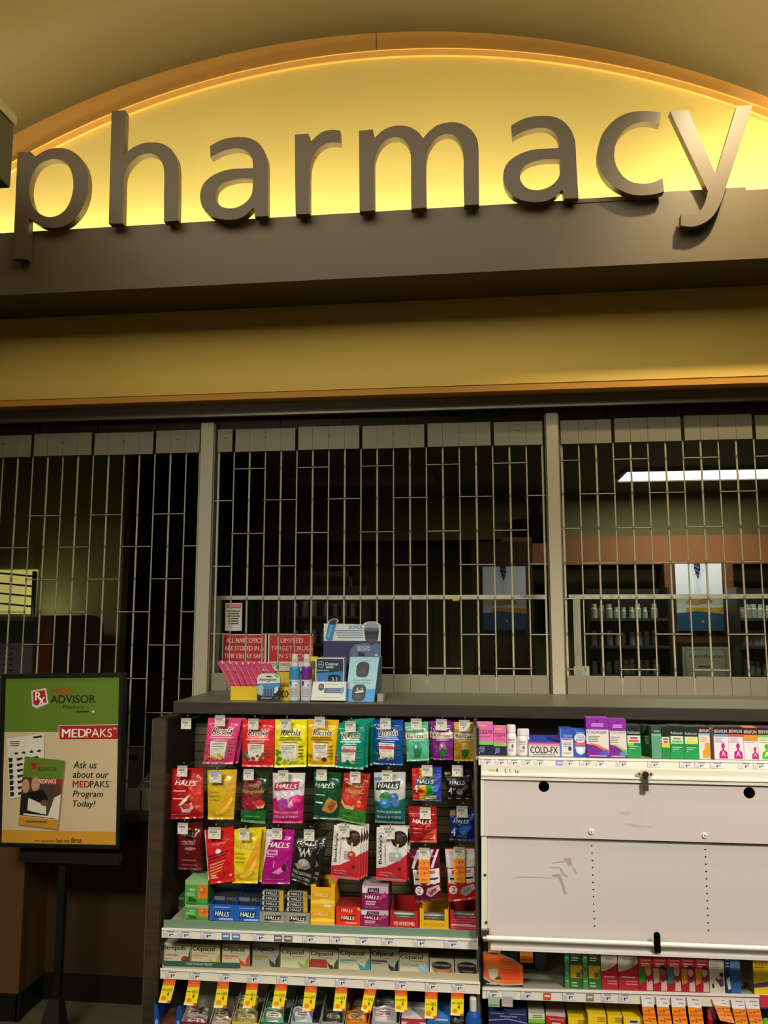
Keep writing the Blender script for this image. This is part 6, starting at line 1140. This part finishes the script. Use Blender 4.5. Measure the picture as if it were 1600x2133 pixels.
# orange sale tags with white tops on the lower right rail
zo = zt(1280, 1920, 5)
OT = [((278,765),(395,770),(445,1100),(305,1100)),((432,770),(552,775),(600,1100),(455,1100)),((588,775),(728,780),(760,1100),(610,1100)),((752,775),(895,790),(930,1100),(785,1100)),((1012,795),(1165,800),(1240,1035),(1085,1000)),((1210,800),(1350,805),(1390,1100),(1262,1100)),((1352,800),(1500,805),(1545,1100),(1412,1100))]
def d_or(F): F.r(0, 0, 1, .34, 'ece6e2'); F.ln(.25, .07, .95, 1, .1, '9a9aa8', .4); F.ln(.5, .2, .9, 1, .1, 'a8a8b4', .4); F.t('6', .55, .44, .14, '5a3008', .10, 0, .02); F.ln(.68, .40, .95, 2, .025, '8a4a10', .5); F.ln(.1, .45, .45, 1, .1, 'a85a10', .3); F.r(.02, .53, .98, .60, 'e8642a'); F.t('2', .50, .72, .15, '5a3008', .11, 0, .02); F.ln(.12, .72, .42, 1, .1, 'a85a10', .3); F.ln(.64, .68, .95, 2, .025, '8a4a10', .5); F.r(.1, .86, .9, .92, 'd8761e')
ON = ['leftmost of the row', 'second from left', 'third from left', 'fourth from left, before the gap', 'crooked one hanging in front of the red bottle', 'second from the right', 'rightmost of the row']
for q, n_ in zip(OT, ON): paper([zo(*p) for p in q], 2.834, 'f08c1e', d_or, 'sale_tag', 'orange and white sale tag, '+n_, 'sale tag', 'orange sale tags', .016)
m = MB(); q = (1584, 2073, 1602, 2098); x0, x1, z0, z1 = rect_on(*q, 2.835); m.box(x0, x1+.05, 2.834, 2.835, z0, z1, 'd8304a'); tag(m.build('shelf_sticker', None, (x1, 2.835, z0)), 'bright pink red sticker on the lower right rail at the edge', 'sticker')
for k, (q, c) in enumerate((((1017, 2076, 1041, 2097), 'a8b89a'), ((1045, 2076, 1068, 2097), 'b0a8a4'))):
    x0, x1, z0, z1 = rect_on(*q, 2.835); m = MB(); m.box(x0, x1, 2.834, 2.8352, z0, z1, c); F = flat_face(m, x0, x1, z0, z1, 2.834); F.r(.0, .75, 1, .9, '6a9a5a' if k == 0 else 'c0b8b4'); tag(m.build('shelf_flag', None, ((x0+x1)/2, 2.835, z0)), ('greenish', 'pinkish grey')[k]+' paper flag hanging below the lower right rail at its left end', 'sign')
# ------------------------------------------------------------------ things on the ledge
LZ = 1.3085
m = MB(); LYY = 3.12
x0, x1, _, z1 = rect_on(480.4, 1430, 602, 1456, LYY); d = .09; t = .0018
m.box(x0, x1, LYY, LYY+t, LZ, z1, 'd8b81a'); m.box(x0, x0+t, LYY+t, LYY+d, LZ, z1, 'c8a818'); m.box(x1-t, x1, LYY+t, LYY+d, LZ, z1, 'c8a818'); m.box(x0+t, x1-t, LYY+d-t, LYY+d, LZ, z1+.05, 'c8a818'); m.box(x0+t, x1-t, LYY+t, LYY+d-t, LZ, LZ+t, 'b09010')
F = flat_face(m, x0, x1, LZ, z1, LYY); F.t('eco', .90, .52, .17, '1c1a10', .5, 0, .04); F.e(.985, .5, .02, .08, '1c1a10')
tag(m.build('display_tray', None, ((x0+x1)/2, LYY+d/2, LZ)), 'yellow cardboard tray of pink packs on the ledge', 'tray')
zl = zt(430, 1230, 3.8095)
PK_ = [((80,565),(128,552),(215,755),(188,755)),((150,560),(185,552),(272,765),(225,765)),((202,575),(235,560),(320,762),(280,762)),((245,570),(290,560),(362,762),(328,762)),((285,568),(335,560),(400,740),(365,755)),((330,575),(385,560),(420,690),(395,720)),((375,570),(425,560),(450,665),(430,675)),((430,590),(500,562),(545,650),(480,655))]
for k, q in enumerate(PK_):
    Y = 3.135+.0062*k; A, B, C, D = (P(*zl(*p), Y) for p in q); m = MB(); t = .004; zb = LZ+.002+ (0 if k < 5 else .0)
    dx = (C.x-B.x); s = (C.z-zb)/max(1e-6, B.z-C.z); C2 = (C.x+dx*s, zb); D2 = (D.x+(D.x-A.x)*(D.z-zb)/max(1e-6, A.z-D.z), zb)
    if C2[0] > x1-.003: C2 = (x1-.003, C.z); D2 = (min(D.x, x1-.01), D.z)
    pts = [(A.x, A.z), (B.x, B.z), (C.x, C.z), (min(C2[0], C.x+.012), zb), (min(D2[0], D.x+.012), zb), (D.x, D.z)]
    m.prism([pts], Y, Y+t, 'c2406c:film', 'a0345a:film'); F = Face(m, bilin((A.x, Y, A.z), (B.x, Y, B.z), (C.x, Y, C.z), (D.x, Y, D.z)), .03, .09); F.p([(.70, .02), (.98, .02), (.97, .14), (.72, .12)], 'e0c0cc'); F.r(.2, .2, .3, .95, 'e07a9c')
    tag(m.build('pink_pack', None, ((A.x+C.x)/2, Y, zb)), 'pink leaning pack in the yellow tray, %s from the left' % ('first', 'second', 'third', 'fourth', 'fifth', 'sixth', 'seventh', 'eighth')[k], 'pack', 'pink packs')
# battery blister card
YB = 3.085; A = lambda x, y: P(*zl(x, y), YB)
m = MB(); out = [(402, 860), (402, 690), (412, 668), (440, 656), (545, 656), (575, 668), (588, 690), (588, 850), (575, 866), (420, 868)]
L = [(A(*p).x, A(*p).z) for p in out]; zmin = min(z for _, z in L); L = [(x, max(LZ, z+(LZ-zmin)) if z < zmin+.005 else z) for x, z in L]; m.prism([L], YB, YB+.003, '23282c')
q = [(402, 656), (588, 656), (588, 868), (402, 868)]; F = Face(m, bilin(*(tuple(A(*p)) for p in q)), .048, .055, None, [zl(*p) for p in q])
gp = lambda pts, c: F.p([F.inv(*zl(*p)) for p in pts], c)
gp([(404, 740), (404, 690), (414, 669), (440, 658), (545, 658), (573, 669), (586, 690), (586, 735)], 'ccd0cc'); gp([(528, 668), (560, 668), (578, 690), (560, 692)], '6ab03a'); gp([(468, 684), (485, 676), (508, 676), (525, 684), (508, 690), (485, 690)], '55382c')
F.t('Energizer', .48, .255, .74, '14161a', .14, .25, .05); gp([(404, 740), (586, 738), (586, 770), (404, 790)], '3f8ac0'); gp([(404, 760), (440, 750), (470, 790), (440, 835), (406, 820)], '9ab8cc'); gp([(452, 770), (530, 765), (535, 845), (448, 848)], '4a7aa4')
for k in range(3): gp([(460+k*24, 776), (478+k*24, 776), (478+k*24, 842), (460+k*24, 842)], '7aa0c0'); gp([(463+k*24, 782), (475+k*24, 782), (475+k*24, 800), (463+k*24, 800)], 'c8d0d8')
gp([(540, 775), (565, 760), (575, 790), (560, 820), (538, 815)], 'c8ccd0'); gp([(550, 820), (575, 780), (586, 790), (586, 850), (560, 850)], '1c1a1c'); gp([(404, 840), (586, 836), (586, 866), (408, 866)], '1c1e20'); F.t('Energizer', .42, .93, .46, 'd0d4d0', .08, .25, .04); F.t('AA', .84, .92, .1, 'b0b4b0', .06)
for k in range(3):
    p = A(469+k*24, 845); p2 = A(469+k*24, 778); m.tube((p.x, YB-.004, p.z), (p2.x, YB-.004, p2.z), .0026, '6a9ac0:metal', 8)
tag(m.build('battery_pack', None, (A(495, 866).x, YB, LZ)), 'battery blister card leaning before the yellow tray on the ledge', 'battery pack')
# spray bottles
def sprayb(cx, top, c, lab, Y):
    p = P(cx, 1456, Y); zz_ = lambda y: P(cx, y, Y).z; r = .0222*.95; zb = LZ; e = empty('spray_bottle', (p.x, Y, zb), lab, 'bottle', 'saline spray bottles'); h = zz_(1362)-zb; c_ = (p.x, Y, 0); g = lambda f: zb+h*f
    m = MB(); m.lathe([(r*.93, zb), (r, zb+.003), (r, g(.03))], '5f8aa0:plastic', 24, c_); m.lathe([(r, g(.032)), (r, g(.46))], 'c9c9c8:plastic', 24, c_); m.lathe([(r*.99, g(.462)), (r*.99, g(.60)), (r*.97, g(.70)), (r*.8, g(.735))], c+':plastic', 24, c_)
    S = lambda u, v, e_: Vector((c_[0]-r*math.sin((.5-u)*2.0), Y-(r+e_)*math.cos((.5-u)*2.0), g(.46-.42*v))); F = Face(m, S, r*2, h*.42, .006); F.e(.22, .18, .16, .12, c); F.r(.36, .12, .98, .36, 'd8dcdc'); F.e(.74, .28, .09, .05, '6a6a70'); F.ln(.1, .44, .92, 5, .09, '9aa0a4', .4); m.build('body', e)
    m = MB(); m.lathe([(r*.72, g(.737)), (r*.70, g(.78)), (r*.62, g(.80)), (r*.62, g(.90)), (r*.56, g(.98)), (r*.40, g(1.0))], 'cfcec2:plastic', 20, c_); m.box(p.x-.004, p.x+.004, Y-r*.66, Y-r*.58, g(.84), g(.9), 'a8a79c'); m.build('nozzle_cap', e)
sprayb(613.5, 1362, '3a8ac0', 'white and sky blue spray bottle on the ledge', 3.10); sprayb(638.5, 1361, '6a2a8a', 'white and purple spray bottle on the ledge', 3.105)
m = MB(); x0, x1, _, z1 = rect_on(640, 1368, 660, 1400, 3.2); m.box(x0, x1, 3.2, 3.23, LZ, z1, 'd8c01e'); F = flat_face(m, x0, x1, LZ, z1, 3.2); F.r(.2, .1, .9, .3, '8a7a20'); tag(m.build('yellow_carton', None, ((x0+x1)/2, 3.215, LZ)), 'yellow carton behind the spray bottles on the ledge', 'carton')
# blood glucose meter display
e = empty('meter_display', (P(733, 1456, 3.24).x, 3.24, LZ), 'navy and white cardboard display with a cyclist and bonus offer on the ledge', 'display')
YD = 3.25; A = lambda x, y: P(*zl(x, y), YD)
m = MB(); out = [(930, 870), (932, 262), (960, 262), (975, 235), (1010, 222), (1045, 228), (1048, 245), (1030, 262), (1245, 270), (1252, 258), (1290, 245), (1340, 246), (1370, 262), (1376, 272), (1384, 272), (1380, 870)]
L = [(A(*p).x, max(A(*p).z, LZ)) for p in out]; m.prism([L], YD, YD+.004, 'c9cdc6')
q = [(930, 222), (1384, 222), (1384, 870), (930, 870)]; F = Face(m, bilin(*(tuple(A(*p)) for p in q)), .22, .31, None, [zl(*p) for p in q])
gp = lambda pts, c: F.p([F.inv(*zl(*p)) for p in pts], c)
gp([(932, 400), (1382, 404), (1380, 868), (931, 868)], '1f2358'); gp([(968, 262), (985, 240), (1020, 236), (1034, 262), (1000, 395), (975, 405), (945, 385)], '2a7ab0'); gp([(978, 240), (1012, 226), (1042, 232), (1030, 262), (1018, 275), (975, 262)], '14202c'); gp([(985, 275), (1005, 280), (975, 380), (958, 372)], '5aa0c8')
ft2 = lambda s, x0, y0, x1, y1, c, **k: (lambda a, b: F.t(s, (a[0]+b[0])/2, (a[1]+b[1])/2, b[0]-a[0], c, b[1]-a[1], **k))(F.inv(*zl(x0, y0)), F.inv(*zl(x1, y1)))
ft2('BONUS', 1132, 276, 1238, 306, '3a90c4', bold=.05)
for k in range(4):
    a = F.inv(*zl(1020+k*8, 316+k*18)); b = F.inv(*zl(1240, 316+k*18)); F.r(a[0], a[1], b[0], a[1]+.012, '5a8ab0')
gp([(1250, 320), (1256, 275), (1290, 248), (1340, 250), (1368, 275), (1372, 320)], '8f98a0'); gp([(1256, 300), (1300, 292), (1366, 300), (1368, 318), (1254, 318)], '55606c'); gp([(1252, 318), (1370, 318), (1362, 390), (1335, 425), (1290, 425), (1262, 390)], '33343c'); gp([(1262, 330), (1362, 330), (1352, 356), (1310, 350), (1270, 356)], '17181e'); gp([(1278, 385), (1346, 385), (1338, 412), (1290, 412)], '4a4648')
gp([(1135, 525), (1145, 470), (1180, 430), (1280, 415), (1310, 440), (1345, 415), (1381, 430), (1380, 560), (1140, 560)], '4f6484'); gp([(1200, 520), (1210, 490), (1260, 500), (1258, 525)], '17181e'); ft2('PRECISION', 1200, 462, 1300, 480, 'b8c4d0', bold=.03); ft2('FENCER', 1200, 442, 1300, 460, 'b8c4d0', bold=.03); gp([(1335, 520), (1348, 500), (1360, 520)], 'c0ccd8')
m.build('back_card', e)
for c_ in e.children: pass
m = MB(); a = P(720, 1460, 3.12); b = P(779, 1460, 3.12); A_, B_ = P(729, 1369, 3.16), P(790, 1369, 3.16)
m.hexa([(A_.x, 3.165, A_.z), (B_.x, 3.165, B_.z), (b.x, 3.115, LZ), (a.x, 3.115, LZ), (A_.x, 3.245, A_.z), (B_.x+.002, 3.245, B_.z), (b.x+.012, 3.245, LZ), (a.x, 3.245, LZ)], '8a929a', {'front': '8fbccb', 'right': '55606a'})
F = Face(m, bilin((A_.x, 3.165, A_.z), (B_.x, 3.165, B_.z), (b.x, 3.115, LZ), (a.x, 3.115, LZ)), .11, .165)
F.p([(0, .72), (.4, .74), (1, .71), (1, 1), (0, 1)], '2f8fd0'); F.rr(.26, .11, .70, .46, .018, '15171b'); F.e(.48, .34, .14, .06, '2c3036'); F.t('Contour', .58, .08, .4, '4a6a7a', .03); F.t('5.2', .46, .24, .16, '3a4048', .05); F.t('Press & Hold', .50, .52, .58, '1f3440', .042, 0, .02); F.t('OK to dry run', .50, .59, .6, '1f3440', .042, 0, .02)
F.rr(.20, .62, .68, .99, .018, '15171b'); F.t('5.2', .46, .73, .22, 'd8dce0', .065, 0, .02); F.p([(.32, .78), (.60, .76), (.60, .79), (.32, .81)], 'd8dce0'); F.e(.44, .89, .10, .04, '343840'); m.build('front_tray', e)
m = MB(); p = P(786, 1450, 3.13)
for k in range(4): m.box(p.x, p.x+.022, 3.13, 3.18, LZ+.007*k, LZ+.006+.007*k, '9a9a92')
m.build('leaflets', e)
# boxed meters in front
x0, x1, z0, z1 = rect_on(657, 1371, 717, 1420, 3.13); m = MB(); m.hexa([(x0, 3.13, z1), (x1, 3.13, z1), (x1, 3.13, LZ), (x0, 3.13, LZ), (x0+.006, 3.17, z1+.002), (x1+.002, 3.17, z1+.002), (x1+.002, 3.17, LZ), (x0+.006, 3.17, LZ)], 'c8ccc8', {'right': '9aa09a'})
F = flat_face(m, x0, x1, LZ, z1, 3.13); f = (z1-z0)/(z1-LZ)
F.r(.04, .03*f, .97, 1, '18293f'); F.e(.2, .27*f, .10, .14*f, '9ab0c0', 16); F.e(.2, .27*f, .085, .12*f, '18293f', 16); F.r(.12, .26*f, .28, .28*f, '9ab0c0'); F.r(.195, .14*f, .205, .40*f, '9ab0c0'); F.t('Contour', .58, .24*f, .46, 'd8e0e4', .13*f, 0, .03); F.t('next', .50, .38*f, .26, 'd8e0e4', .10*f, 0, .03); F.ln(.06, .5*f, .6, 1, .1, '7a9ab4', .25, -1); F.p([(.04, .64*f), (.5, .60*f), (.97, .56*f), (.97, 1), (.04, 1)], '2a7ab0'); F.rr(.44, .70*f, .88, 1.1*f, .012, '14171b'); F.t('5.2', .68, .88*f, .2, 'd0d8dc', .13*f, 0, .02)
tag(m.build('meter_box', None, ((x0+x1)/2, 3.15, LZ)), 'white and navy glucose meter box between the spray bottles and the leaning blue card', 'box')
a = P(647, 1461, 3.08); b = P(719, 1461, 3.08); A_, B_ = P(652.5, 1420, 3.10), P(721, 1421, 3.10)
m = MB(); m.hexa([(A_.x, 3.10, A_.z), (B_.x, 3.10, A_.z), (b.x, 3.085, LZ+.006), (a.x, 3.085, LZ+.006), (A_.x, 3.125, A_.z), (B_.x, 3.125, A_.z), (b.x, 3.11, LZ), (a.x, 3.11, LZ)], 'c9cbc4'); F = Face(m, bilin((A_.x, 3.10, A_.z), (B_.x, 3.10, A_.z), (b.x, 3.085, LZ+.006), (a.x, 3.085, LZ+.006)), .13, .065)
F.rr(.18, .10, .34, .48, .008, '1a1c22'); F.t('5.2', .26, .26, .08, 'c8ccd0', .12); F.r(.36, .34, .90, .60, '2a3564'); F.ln(.40, .40, .84, 2, .1, '8a94b8', .4); F.p([(.84, .32), (.94, .26), (.95, .50), (.88, .70), (.84, .62)], '3a90c0'); F.ln(.36, .12, .8, 1, .1, 'a8a8a0', .5); F.ln(.05, .82, .9, 1, .1, '9aa09a', .4)
tag(m.build('test_strip_box', None, ((a.x+b.x)/2, 3.10, LZ)), 'low white box lying in front of the navy meter box on the ledge', 'box')
